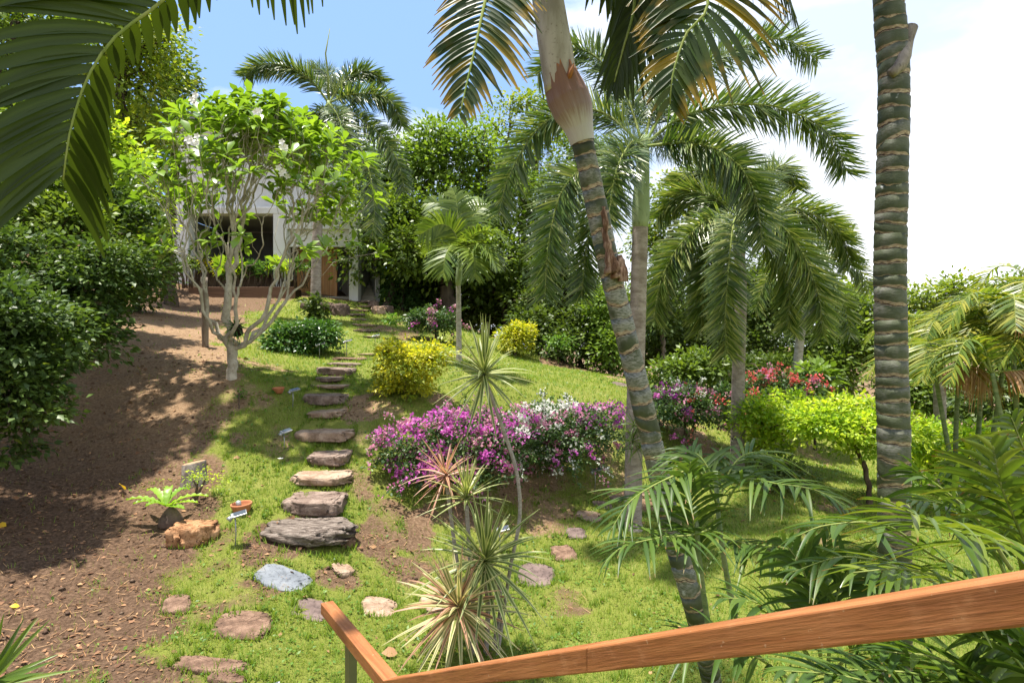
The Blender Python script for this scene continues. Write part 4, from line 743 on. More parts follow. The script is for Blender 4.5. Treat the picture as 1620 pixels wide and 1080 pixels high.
# ------------------------------------------------------------------ plumeria trees (bare forked branches, leaf rosettes at the tips)
BROAD = tri((LONG[0] * np.array([1.25, 1, 1]), WIDE[1], np.array([(0, 1, 6, 6), (6, 1, 2, 7), (7, 2, 3, 3), (0, 6, 5, 5), (6, 7, 4, 5), (7, 3, 4, 4)])))
def plumeria(name, label, base, fork, cen, R, ntip, leaves, ll, rt, seed, elev=(-.3, 1.45), group=None, flowers=0, lm='plum', rpow=.5, tm=LONG, epow=.8):
    rng = np.random.RandomState(seed); t = thing(name, label, 'tree', base, group); mb = MB()
    az = rng.rand(ntip) * 2 * np.pi; el = elev[0] + (elev[1] - elev[0]) * rng.rand(ntip) ** epow; el = np.where(rng.rand(ntip) < .05, -.05 - .25 * rng.rand(ntip), el); r = rng.uniform(.38, 1, ntip) ** rpow
    tg = cen + np.stack([np.cos(az) * np.cos(el), np.sin(az) * np.cos(el), np.sin(el)], 1) * R * r[:, None]
    n = 9; P = np.array(base) + (np.array(fork) - base) * np.linspace(0, 1, n)[:, None]; P[0, 2] -= .1; P[2:-1, :2] += rng.normal(size=(n - 3, 2)) * .012
    r0 = rt * ntip ** .5; mb.tube(P, r0 * np.array([1.2, 1.05, 1, .98, 1.03, .98, 1.02, 1.05, 1.2]), 14, cap=False)
    k = (az * 7 / 6.283).astype(int) % 7; k = np.where(el > 1.05, 7, k); fk = P[-1] - [0, 0, .05]
    for q in range(8):
        g = tg[k == q]
        if not len(g): continue
        m = g.mean(0); rl = rt * len(g) ** .5 * 1.15; h = cen[2] + R[2] * .5 - fk[2]
        nd = fk + (m - fk) * [1, 1, 0] * rng.uniform(.42, .56) + [0, 0, h * rng.uniform(.2, .32)]
        if q == 7: nd = fk + (m - fk) * .3 + rng.normal(size=3) * .08
        dr = limb(mb, fk, nd, nrm((nd - fk) * [1, 1, .35]), rl * 1.25, rl, 9, 7, 0, rng, .03)
        u = g - nd; o_ = np.argsort(u[:, 0] * -m[1] + u[:, 1] * m[0]) if q < 7 else np.argsort(u[:, 0]); nsp = 2 if len(g) > 8 else 1
        for gg in np.array_split(g[o_], nsp): branch(mb, rng, nd, nrm(dr + [0, 0, .25]), gg, rt, rl * .8, (.18, .34), 8, .045, .5)
    mb.build('trunk', B_['plum'], t); mb = MB()
    out = nrm(tg - cen + [0, 0, R[2] * .9]); m = np.repeat(np.arange(ntip), leaves); n = len(m); a = rng.rand(n) * 6.283; X = nrm(np.cross(out, [0.1, 1, .2])); Y = np.cross(out, X)
    e = rng.uniform(-.1, 1.0, n); d = np.cos(e)[:, None] * (np.cos(a)[:, None] * X[m] + np.sin(a)[:, None] * Y[m]) + np.sin(e)[:, None] * out[m]
    scatter(mb, tm, tg[m] - out[m] * (.06 * rng.rand(n))[:, None], d - [0, 0, .12], out[m] + [0, 0, .3], ll * rng.uniform(.6, 1.15, n), np.clip(rng.rand(ntip)[m] * .5 + rng.rand(n) * .5, 0, 1)); mb.build('crown', G_[lm], t)
    for q in range(flowers):
        i = rng.randint(ntip) if q > 8 else np.argsort(tg[:, 1])[q * 5 + rng.randint(4)]; mb = MB(); c = tg[i] + out[i] * .12 + [0, -.12, .02]
        for w_ in range(5):
            a0 = rng.rand() * 6; o = c + rng.normal(size=3) * .05; d = np.stack([np.cos(a0 + np.arange(5) * 1.257), -.3 + 0 * np.arange(5), np.sin(a0 + np.arange(5) * 1.257)], 1)
            scatter(mb, PETAL, np.repeat(o[None], 5, 0), d, np.array([0, -1., .2]), .065, rng.rand(5))
        mb.build('blossom', M_['wpet'], t)
    return t, tg
b = onG(366, 599); D = b[1]
t_pl, tips = plumeria('plumeria_tree', 'pale forked plumeria with umbrella crown in front of the house', b, W(368, 548, D), W(410, 362, D), np.array([2.5, 2.2, 2.55]), 330, 10, .31, .0052, 4, (.24, 1.5), flowers=6, tm=BROAD, epow=.95)
rng = np.random.RandomState(2); c = W(373, 518, D - .12); te = thing('air_plant', 'tuft of strap leaves clinging to the plumeria fork', 'plant', c); mb = MB(); blades(mb, rng, c, (.2, -.6, .6), 40, .3, .025, (-.8, 1.4), .5, 3); mb.build('leaves', G_['hedge'], te); mb = MB(); mb.tube([c + [0, .1, -.12], c, c + [0, 0, .08]], [.1, .12, .05], 8); mb.build('root_ball', M_['soil'], te)
b = onG(818, 540); D = b[1]
plumeria('plumeria_tree', 'nearly leafless plumeria above the yellow bush by the thicket', b, W(816, 515, D), W(815, 445, D), np.array([1.7, 1.4, 2.3]), 60, 4, .38, .013, 9, (-.1, 1.4), lm='bg_mid')
b = np.array([W(1560, 790, 11)[0], 11, 0]); b[2] = g1(b[0], 11)
plumeria('plumeria_tree', 'low pale plumeria with big light leaves under the areca stems at right', b, b + [0, 0, .3], b + [0, 0, .55], np.array([1.5, .9, .8]), 60, 5, .26, .008, 19, (-.1, 1.4), lm='lime')
c = W(498, 497, 21.6); te = thing('air_plant', 'tangled leafy clump hanging on the grey foxtail trunk near the house', 'plant', c); mb = MB(); rng = np.random.RandomState(3); cl, o_ = in_blobs(rng, [(c, np.array([.5, .4, .75]))], 60, .3); foliage(mb, rng, cl, o_, 18, .16, .16); mb.build('leaves', G_['bg_dark'], te)
c = W(1000, 690, 9.75); te = thing('air_plant', 'yellowish strap-leaved orchid tied to the grey foxtail trunk', 'plant', c); mb = MB(); [blades(mb, rng, c + [rng.randn() * .08, -.1, q * .13 - .2], (rng.randn() * .5, -.5, .8), 14, .45, .028, (-.5, 1.3), .5, 3) for q in range(4)]; mb.build('leaves', G_['caney'], te)

# ------------------------------------------------------------------ trees and thicket
def bg():
    T = []
    def add(label, px, py, D, blobs, lm, leaf, ncl, per, cr, tr, **k):
        x = W(px, py, D)[0]; b = np.array([x, D, g1(x, D)]); tree('tree' if k.pop('big', True) else 'shrub', label, k.pop('cat', 'tree'), b, blobs, lm, leaf, ncl, per, cr, tr, k.pop('seed', px + int(D * 7)), group=k.pop('group', 'trees around the garden'), **k)
    # upper left
    add('tall yellow-green tree behind the hanging frond at upper left', 170, 420, 19, [(205, 130, 19, 75, 110, 90), (150, 40, 18.5, 90, 70, 80), (245, 60, 19.5, 40, 60, 60), (150, 240, 18, 90, 80, 80), (225, 215, 18.5, 50, 55, 50)], 'bg_yellow', .17, 420, 26, .55, .3, nlimb=50)
    add('grey-green tree beside the roof at upper left', 270, 400, 24, [(262, 110, 24, 40, 50, 45), (280, 150, 24, 22, 40, 40), (245, 190, 24, 40, 50, 45), (250, 280, 23, 30, 80, 45)], 'bg_mid', .18, 190, 24, .5, .22, nlimb=26)
    add('dark tall tree at the far left edge behind the frond', -20, 500, 13, [(20, 100, 13, 90, 120, 90), (-60, 250, 12.5, 120, 120, 90), (70, 230, 13, 70, 90, 70), (40, 20, 13.5, 120, 60, 80)], 'bg_mid', .14, 420, 24, .42, .24, nlimb=40)
    add('yellow-green sapling crown over the evergreen shrubs at left', 150, 470, 15, [(160, 225, 15, 50, 45, 45), (190, 280, 15, 60, 50, 45), (215, 330, 15, 55, 50, 45)], 'lime', .15, 120, 20, .3, .08, nlimb=20)
    # left evergreen shrubs, near to far
    e = dict(big=False, cat='shrub', group='evergreen shrubs along the left slope', flat=.45, droop=.15)
    add('nearest broad evergreen shrub at the left edge', -30, 780, 7.6, [(0, 610, 7.4, 100, 80, 100), (-60, 560, 7.4, 160, 140, 110), (40, 530, 7.6, 95, 80, 100), (-40, 690, 7.4, 90, 60, 100), (60, 655, 7.2, 45, 34, 55)], 'evergreen', .092, 640, 26, .2, .06, nlimb=60, shell=.6, **e)
    add('evergreen shrub behind the nearest one, under the frond tips', 40, 600, 9.5, [(95, 475, 9.4, 105, 70, 95), (0, 440, 9.4, 140, 90, 95), (120, 540, 9.2, 80, 50, 80), (165, 430, 9.6, 70, 50, 80)], 'evergreen', .1, 620, 26, .23, .07, nlimb=60, shell=.6, **e)
    add('tall evergreen shrub beside the plumeria branches', 140, 520, 12.5, [(190, 380, 12.3, 75, 60, 80), (110, 330, 12.3, 110, 85, 90), (215, 430, 12.2, 45, 38, 60), (60, 290, 12.4, 110, 80, 90)], 'evergreen', .13, 500, 22, .3, .08, nlimb=50, shell=.6, **e)
    add('dark evergreen shrub between plumeria and left pillar', 215, 500, 19, [(232, 440, 19, 32, 45, 55), (200, 470, 18.5, 50, 35, 55), (236, 380, 19, 34, 40, 50)], 'bg_dark', .15, 150, 22, .35, .08, nlimb=20, **e)
    add('tall evergreen shrub crowning the near bank under the big hanging frond', -20, 560, 10.6, [(30, 330, 10.6, 120, 80, 90), (110, 370, 10.5, 80, 60, 80), (-50, 270, 10.8, 120, 100, 90), (60, 250, 11, 80, 60, 80)], 'bg_mid', .11, 520, 24, .26, .07, nlimb=40, shell=.6, **e)
    add('bright leafy shrub filling the bank between evergreens and tall trees', 90, 480, 14, [(90, 300, 14, 80, 60, 70), (160, 330, 14, 60, 50, 60), (20, 270, 14, 90, 70, 70), (130, 250, 14.5, 60, 50, 60), (205, 340, 14.5, 45, 55, 55)], 'bg_mid', .13, 420, 24, .32, .08, nlimb=40, shell=.6, **e)
    # behind the house and centre
    add('light green tree right of the house roof', 600, 440, 31, [(590, 300, 31, 45, 80, 60), (620, 350, 31, 40, 80, 60), (575, 370, 31, 20, 60, 40)], 'bg_bright', .22, 200, 26, .6, .2, nlimb=26)
    add('big bright green tree above the small palm', 690, 470, 29, [(690, 270, 29, 62, 58, 60), (640, 255, 29.5, 40, 45, 50), (745, 250, 29, 50, 55, 55), (700, 360, 28, 75, 62, 60), (770, 340, 28.5, 50, 60, 50), (640, 350, 28.5, 40, 50, 45), (690, 218, 29, 30, 28, 40), (590, 300, 29.5, 35, 50, 45), (800, 290, 29, 45, 50, 50)], 'bg_bright', .23, 700, 26, .7, .3, nlimb=60, split=.42)
    add('dark rounded tree shading the thicket behind the small palm', 715, 500, 26, [(690, 420, 26.5, 70, 38, 60), (760, 410, 26.5, 60, 40, 60), (650, 400, 26, 40, 45, 50)], 'bg_mid', .2, 300, 24, .6, .36, nlimb=34, split=.6)
    add('tall sparse yellowish tree behind the hanging palm frond', 820, 500, 34, [(825, 165, 34, 42, 35, 40), (790, 215, 34, 40, 45, 40), (870, 200, 34, 40, 60, 45), (830, 280, 34, 60, 60, 55)], 'bg_yellow', .22, 190, 22, .7, .22, nlimb=40, shell=.35)
    add('pale loose tree behind the hanging palm frond', 850, 500, 30, [(830, 350, 30, 60, 60, 55), (880, 330, 30, 55, 80, 55), (920, 250, 30, 40, 60, 45)], 'bg_mid', .22, 280, 22, .7, .2, nlimb=40, shell=.4)
    add('airy dark tree left of the leaning trunk', 890, 560, 25.5, [(885, 440, 25.5, 55, 70, 60), (925, 470, 26, 40, 60, 50), (850, 480, 25, 50, 40, 50), (880, 385, 26, 30, 40, 40)], 'bg_dark', .17, 300, 22, .45, .16, nlimb=34, shell=.4)
    add('dense dark shrub at the lawn edge left of the leaning trunk', 920, 580, 23, [(900, 545, 23, 60, 38, 55), (960, 555, 22.5, 45, 40, 50), (850, 520, 24, 50, 35, 50), (940, 505, 23.5, 50, 35, 50)], 'bg_dark', .17, 420, 22, .4, .1, big=False, cat='shrub', nlimb=30)
    add('bright green shrub rising just left of the leaning trunk', 965, 590, 21.5, [(965, 560, 21.5, 25, 45, 40), (955, 500, 22, 22, 45, 40)], 'bg_bright', .16, 120, 22, .35, .06, big=False, cat='shrub', nlimb=14)
    add('loose yellow-green tree between the two grey palms', 1075, 560, 29, [(1070, 320, 29, 55, 45, 50), (1120, 340, 29, 50, 50, 50), (1040, 380, 29, 50, 55, 50), (1100, 400, 29, 60, 50, 50)], 'bg_yellow', .22, 260, 22, .7, .24, nlimb=50, shell=.35)
    add('slim pale-stemmed tree right of the grey foxtail trunk', 1050, 600, 23, [(1060, 440, 23, 35, 60, 45), (1040, 500, 23, 30, 50, 40)], 'bg_dark', .17, 150, 20, .45, .12, nlimb=26, bark='stake')
    add('dark thicket tree between the two grey palms', 1100, 610, 25, [(1090, 520, 25, 70, 55, 60), (1040, 545, 24.5, 55, 45, 55), (1130, 480, 25.5, 50, 55, 55)], 'bg_dark', .18, 420, 22, .5, .18, nlimb=40)
    add('dark tree directly behind the hanging foxtail fronds', 1200, 620, 25, [(1200, 500, 25, 60, 70, 60), (1230, 440, 25.5, 50, 45, 50), (1180, 560, 24.5, 50, 40, 50)], 'bg_dark', .19, 380, 22, .5, .18, nlimb=34)
    add('dense green tree filling the gap left of the ringed trunk', 1320, 640, 24, [(1330, 560, 24, 65, 60, 60), (1290, 590, 23.5, 55, 40, 50), (1370, 530, 24.5, 40, 60, 50), (1340, 500, 25, 50, 35, 50)], 'bg_mid', .2, 460, 22, .5, .18, nlimb=34)
    add('yellow-tipped tree just left of the ringed trunk top of the thicket', 1350, 640, 31, [(1350, 480, 31, 50, 35, 50), (1300, 470, 31, 40, 30, 40)], 'bg_yellow', .22, 150, 22, .6, .18, nlimb=24)
    add('far yellowish tree right of the ringed trunk', 1480, 640, 33, [(1470, 500, 33, 50, 45, 50), (1520, 478, 33, 40, 40, 45), (1445, 480, 33, 25, 30, 40), (1500, 455, 33, 18, 20, 30), (1450, 545, 32, 60, 40, 50)], 'bg_yellow', .24, 300, 20, .65, .2, nlimb=40, shell=.4)
    add('far green tree at the right edge above the areca palms', 1590, 650, 32, [(1580, 500, 32, 55, 45, 50), (1630, 480, 32, 60, 50, 50), (1545, 520, 31, 35, 30, 40)], 'bg_mid', .24, 280, 22, .65, .2, nlimb=30)
    add('mid-height green shrub behind the areca stems', 1460, 690, 20, [(1450, 620, 20, 50, 35, 50), (1500, 640, 19.5, 60, 30, 45), (1440, 570, 21, 35, 35, 45)], 'bg_mid', .17, 300, 22, .4, .1, big=False, cat='shrub', nlimb=26)
    add('dense shrub at the far right behind the areca clump', 1600, 700, 17, [(1590, 640, 17, 70, 50, 55), (1640, 590, 17.5, 60, 60, 55)], 'bg_dark', .16, 320, 22, .4, .1, big=False, cat='shrub', nlimb=26)
    add('low light-green shrub under the far right palms', 1530, 735, 14.5, [(1500, 700, 14.5, 55, 22, 40), (1570, 700, 14, 60, 25, 40)], 'lime', .15, 200, 18, .28, .04, big=False, cat='shrub', nlimb=22)
    add('broad-leaved bush right of the pale slanting trunk', 1290, 640, 17.5, [(1285, 600, 17.5, 28, 20, 35)], 'bg_bright', .3, 26, 12, .3, .04, big=False, cat='shrub', nlimb=10)
    add('low fern-like green bush behind the white and purple bougainvillea', 1060, 640, 17.5, [(1065, 590, 17.5, 40, 22, 40), (1110, 580, 18, 40, 25, 40)], 'bg_mid', .16, 140, 20, .3, .04, big=False, cat='shrub', nlimb=16)
    add('dark filler shrub below the pale slanting trunk', 1230, 640, 21, [(1225, 600, 21, 60, 40, 50), (1150, 600, 21, 50, 35, 50)], 'bg_dark', .17, 300, 22, .4, .06, big=False, cat='shrub', nlimb=20)
    for q, (px, D) in enumerate(((590, 37), (660, 39), (740, 38), (820, 39), (900, 37), (985, 36), (1110, 34), (1215, 34))):
        add('distant bush ' + ['right of the house', 'behind the ivy column', 'behind the small palm trunk', 'behind the bare plumeria', 'at the lawn crest left of the leaning trunk', 'between leaning trunk and grey foxtail trunk', 'left of the hanging foxtail fronds', 'right of the hanging foxtail fronds'][q] + ', deep in the thicket', px, 500, D, [(px, 505, D, 48, 40, 50), (px + 25, 470, D + .5, 40, 40, 50)], 'bg_mid' if q % 2 else 'bg_dark', .26, 150, 20, .55, .1, big=False, cat='shrub', group='distant bushes deep in the thicket')
    f = dict(big=False, cat='shrub', group='dark thicket behind the upper lawn')
    add('dark thicket shrub left of the small palm trunk', 670, 500, 29, [(670, 470, 29, 50, 50, 50), (640, 440, 30, 40, 40, 50)], 'bg_dark', .22, 220, 20, .5, .1, **f)
    add('dark thicket shrub right of the small palm trunk', 780, 500, 30, [(770, 480, 30, 55, 50, 50), (750, 430, 31, 50, 40, 50)], 'bg_mid', .22, 240, 20, .5, .1, **f)
    add('yellowish thicket shrub glowing behind the bare plumeria', 820, 520, 31, [(830, 490, 31, 60, 45, 50), (840, 430, 32, 50, 40, 50)], 'bg_yellow', .22, 200, 20, .5, .1, **f)
    add('yellowish sunlit shrub deep behind the thicket trunks', 720, 500, 34, [(720, 480, 34, 70, 50, 50), (640, 470, 35, 60, 50, 50)], 'bg_yellow', .24, 220, 20, .55, .1, **f)
    rng = np.random.RandomState(77); lb = ['leftmost', 'second', 'third', 'fourth', 'fifth', 'sixth', 'seventh', 'rightmost']
    for i, (px, D, hh) in enumerate(((610, 27, 5.5), (645, 31, 5), (740, 32, 6), (790, 28, 5.5), (835, 30, 6), (1010, 29, 5), (1140, 30, 5), (1260, 29, 5))):
        x = W(px, 500, D)[0]; z = g1(x, D); c = np.array([x, D, z]); h = hh
        tree('tree', f'shaded understorey tree, {lb[i]} of the dark row behind the garden', 'tree', c, [(c + [0, 0, h * .55], np.array([2.6, 1.8, h * .5])), (c + [1.5, .8, h * .4], np.array([2.0, 1.5, h * .42]))], 'bg_mid', .24, 230, 20, .6, .14, 300 + i, group='dark row behind the garden', nlimb=24)
    # ivy-covered column
    b = onG(630, 492); c = np.array([b[0], b[1] + .9, b[2]]); t = tree('ivy_column', 'dark green column of climbing leaves right of the concrete stair', 'climbing plant', c, [(c + [0, 0, .9], np.array([.95, .9, 1.3])), (c + [.05, 0, 2.2], np.array([.95, .9, 1.5])), (c + [-.1, 0, 3.5], np.array([.9, .8, 1.1]))], 'ivy', .12, 480, 22, .25, .12, 61, shell=.75, split=.7, nlimb=20)
bg()

# ------------------------------------------------------------------ shrubs and flowers
def shrub(name, label, px, py, blobs, lm, leaf, ncl, per, cr, seed, group=None, stem=.03, nl=30, **k):
    b = onG(px, py); dy = b[1] - blobs[0][2]; t = tree(name, label, 'bush', b, blobs, lm, leaf, ncl, per, cr, stem, seed, 'twig', group, nlimb=nl, split=k.pop('split', .12), **k); return t
shrub('golden_bush', 'golden-yellow bush standing alone beside the garden steps', 642, 622, [(645, 580, 12.1, 58, 45, 55), (625, 560, 12.1, 35, 25, 40), (675, 565, 12.2, 38, 30, 40), (640, 612, 12, 48, 22, 45)], 'gold', .075, 330, 22, .13, 4, None, .035, 40, shell=.45)
shrub('golden_bush', 'small yellow-green bush in front of the bare plumeria', 815, 563, [(813, 540, 21.5, 28, 26, 32), (825, 525, 21.7, 22, 16, 30)], 'gold', .11, 150, 22, .2, 5, None, .05, 20)
shrub('clipped_bush', 'rounded glossy green bush on the slope before the house', 478, 557, [(450, 535, 16.3, 30, 24, 38), (490, 530, 16.3, 35, 24, 40), (515, 532, 16.3, 22, 22, 36), (470, 545, 16.1, 45, 15, 38)], 'hedge', .1, 330, 20, .18, 6, None, .04, 40, shell=.6)
shrub('young_shrub', 'tiny light green seedling bush right of the upper steps', 622, 525, [(621, 508, 20, 10, 9, 10)], 'weed', .12, 14, 10, .15, 7, None, .012, 8)
shrub('young_shrub', 'sparse green seedling bush at the thicket edge of the lawn', 885, 558, [(885, 543, 21.5, 22, 13, 15)], 'weed', .13, 30, 10, .2, 8, None, .015, 12)
shrub('young_shrub', 'scrawny twig seedling below the pale plumeria trunk', 378, 645, [(378, 627, 11.0, 10, 12, 8)], 'weed', .05, 10, 7, .06, 9, None, .012, 8)
shrub('pale_bush', 'pale airy bush in front of the lime shrubs', 1228, 775, [(1228, 745, 12.5, 48, 28, 40), (1260, 760, 12.2, 30, 18, 30)], 'bg_grey', .07, 150, 16, .14, 10, None, .015, 26)
gl = 'lime bushes at the lower right lawn'
shrub('lime_bush', 'lime-green clipped bush left of the forked bare stems', 1205, 735, [(1200, 665, 13.3, 45, 40, 60), (1240, 650, 13.3, 40, 35, 55), (1215, 700, 13.4, 40, 25, 50)], 'lime', .1, 330, 15, .17, 11, gl, .05, 40, shell=.6)
shrub('lime_bush', 'lime-green umbrella bush on many dark stems before the ringed trunk', 1376, 800, [(1330, 680, 11.7, 75, 36, 85), (1390, 680, 11.8, 60, 42, 80), (1290, 670, 11.8, 50, 28, 70), (1370, 712, 11.6, 55, 16, 60), (1330, 645, 12, 60, 18, 60)], 'lime', .1, 520, 15, .16, 12, gl, .06, 60, shell=.6, zmin=-.45, split=.05)
shrub('lime_bush', 'lime-green bush seen right of the ringed trunk', 1455, 760, [(1455, 700, 13.5, 35, 45, 50), (1480, 740, 13.3, 40, 22, 45)], 'lime', .1, 200, 15, .18, 13, gl, .05, 26)
def bougain(label, px, py, blobs, zones, seed, ncl=420, nf=260, leaf=.06, fl=.05, stem=.05, dens=None):
    rng = np.random.RandomState(seed); t = shrub('bougainvillea', label, px, py, blobs, 'boug', leaf, ncl, 22, .16, seed, 'bougainvilleas', stem, 60, shell=.6, zmin=-.6, split=.08)
    bl = px_blobs(blobs); mbs = {}
    for _ in range(nf):
        k = rng.randint(len(bl)); d = nrm(rng.normal(size=3) + [0, -.4, 1.0]); c = bl[k][0] + d * bl[k][1] * rng.uniform(.95, 1.12)
        px_ = 810 + F * c[0] / c[1]; z = None
        for x0, x1, p_, q in zones:
            if x0 <= px_ + rng.randn() * 14 < x1 and rng.rand() < p_: z = q[rng.randint(len(q))]; break
        if z is None: continue
        mb = mbs.setdefault(z, MB()); n = rng.randint(10, 26); o = c + np.clip(rng.normal(size=(n, 3)), -1.6, 1.6) * (.035 + .075 * rng.rand()) * [1.1, 1, .8]; ax = rdir(rng, n) * .8 + d
        for w_ in range(2): scatter(mb, PETAL, o, ax + rng.normal(size=(n, 3)) * .8, rdir(rng, n), fl * rng.uniform(.7, 1.3, n), np.clip(rng.rand() * .5 + rng.rand(n) * .5, 0, 1))
    sp = MB(); lf_ = MB(); names = list(mbs)
    for q in range(int(len(bl) * 9)):          # long arching sprays that break the outline
        k = rng.randint(len(bl)); d = nrm(rng.normal(size=3) + [0, -.25, .8]); c = bl[k][0] + d * bl[k][1] * .85; L_ = rng.uniform(.3, .62) * (bl[k][0][1] / 11) ** .5; h = nrm(d * [1, 1, .7] + rng.normal(size=3) * .25)
        R = c + h * (np.linspace(0, 1, 9) * L_)[:, None] + np.array([0, 0, -1.]) * (np.linspace(0, 1, 9) ** 2 * L_ * .35)[:, None]; sp.tube(R, np.linspace(.007, .003, 9), 4)
        foliage(lf_, rng, R[2:], np.repeat(d[None], 7, 0), 5, .05, leaf * .9)
        px_ = 810 + F * c[0] / c[1]; zz = [z_[3] for z_ in zones if z_[0] <= px_ < z_[1]]
        if zz and rng.rand() < .75:
            z = zz[0][rng.randint(len(zz[0]))]; mb = mbs.setdefault(z, MB()); n = rng.randint(14, 30); o = R[rng.randint(4, 9, n)] + rng.normal(size=(n, 3)) * .03; scatter(mb, PETAL, o, rdir(rng, n) + h, rdir(rng, n), fl * rng.uniform(.7, 1.3, n), rng.rand(n))
    sp.build('arching_twigs', B_['twig'], t)['kind'] = 'stuff'; lf_.build('spray_leaves', G_['boug'], t)
    for z, mb in mbs.items(): mb.build(z + '_flowers', G_[z], t)['kind'] = 'stuff'
bougain('long bougainvillea bush covered in magenta flowers beside the steps', 725, 792, [(655, 712, 10.0, 52, 42, 60), (720, 700, 10.2, 70, 45, 75), (780, 700, 10.3, 60, 45, 75), (690, 745, 9.9, 60, 32, 60), (770, 745, 10.0, 50, 30, 60), (730, 672, 10.6, 60, 20, 60), (825, 700, 10.7, 42, 44, 60)],
        [(560, 700, .9, ['magenta', 'magenta', 'pink']), (700, 800, .85, ['magenta', 'magenta', 'pink']), (800, 900, .8, ['white', 'magenta', 'pink'])], 5, 640, 250)
bougain('bougainvillea bush with white and pink flowers behind the magenta one', 870, 748, [(850, 690, 11.3, 50, 44, 70), (905, 685, 11.6, 52, 42, 70), (955, 680, 12.0, 42, 40, 65), (880, 720, 11.2, 60, 26, 60), (870, 655, 12.0, 60, 16, 60)],
        [(780, 905, .85, ['white', 'white', 'pink']), (905, 950, .5, ['magenta', 'pink', 'white']), (940, 1010, .5, ['purple', 'pink', 'magenta'])], 15, 600, 175, leaf=.065)
bougain('bougainvillea bush with purple and white flowers behind the leaning trunk', 1085, 700, [(1050, 655, 14.0, 45, 35, 55), (1105, 650, 14.2, 45, 35, 55), (1075, 630, 14.6, 55, 18, 50)],
        [(1000, 1075, .75, ['magenta', 'white', 'purple']), (1075, 1180, .5, ['coral', 'white', 'pink'])], 25, 330, 85, leaf=.08, fl=.055)
bougain('coral-red bougainvillea bush in front of the pale slanting trunk', 1215, 640, [(1165, 628, 16.5, 40, 22, 45), (1215, 615, 17.0, 45, 26, 50), (1260, 612, 17.2, 38, 22, 45)], [(1100, 1300, .9, ['coral', 'coral', 'coral', 'pink'])], 35, 260, 42, leaf=.09, fl=.07)
bougain('sparse bougainvillea with few pink flowers behind the golden bush', 690, 538, [(668, 508, 20.5, 24, 20, 30), (700, 512, 20.5, 24, 22, 30)], [(680, 730, .35, ['magenta', 'pink'])], 45, 150, 40, leaf=.1, fl=.08)

# ------------------------------------------------------------------ dracaena in front of the rail
def dracaena():
    rng = np.random.RandomState(8); b = onG(768, 1035); t = thing('dracaena', 'spiky striped dracaena with several bent stems behind the handrail', 'plant', b)
    def stem(pts, r=.022): mb = MB(); R = spline(WP(*pts), 30); mb.tube(R, r * (1 + .06 * (np.arange(30) % 2)), 9); mb.build('stem', B_['drac'], t)
    D = b[1]
    stem(((785, 1050, D), (806, 905, D), (822, 820, D), (818, 750, D - .05), (800, 690, D - .05), (780, 635, D - .1), (768, 600, D - .1)), .019)
    stem(((768, 1045, D), (772, 960, D), (766, 900, D - .1)), .026); stem(((750, 1050, D), (740, 1000, D - .2), (727, 972, D - .3)), .024); stem(((755, 1050, D + .1), (745, 900, D + .1), (738, 800, D + .1)), .022); stem(((748, 1050, D + .2), (722, 880, D + .2), (706, 760, D + .25)), .02); stem(((775, 1050, D + .1), (792, 960, D + .15), (783, 905, D + .15)), .024)
    for (x, y, d), n, ll, lw, lm, el, ax in (((766, 596, D - .1), 56, .58, .042, 'drac', (-1.15, 1.45), (0, -.25, 1)), ((706, 755, D + .25), 40, .46, .028, 'dracp', (-.9, 1.3), (-.1, -.3, 1)), ((738, 790, D + .1), 44, .5, .034, 'drac', (-.1, 1.45), (0, -.1, 1)), ((767, 893, D - .1), 62, .74, .05, 'drac', (-.9, 1.45), (.1, -.35, 1)), ((727, 968, D - .3), 54, .7, .046, 'dracc', (-1.1, 1.4), (0, -.55, 1)), ((724, 962, D - .28), 30, .66, .04, 'dracp', (-.8, 1.2), (-.1, -.55, 1))):
        mb = MB(); blades(mb, rng, W(x, y, d), ax, n, ll, lw, el, .22, 5); mb.build('leaf_rosette', G_[lm], t)
dracaena()

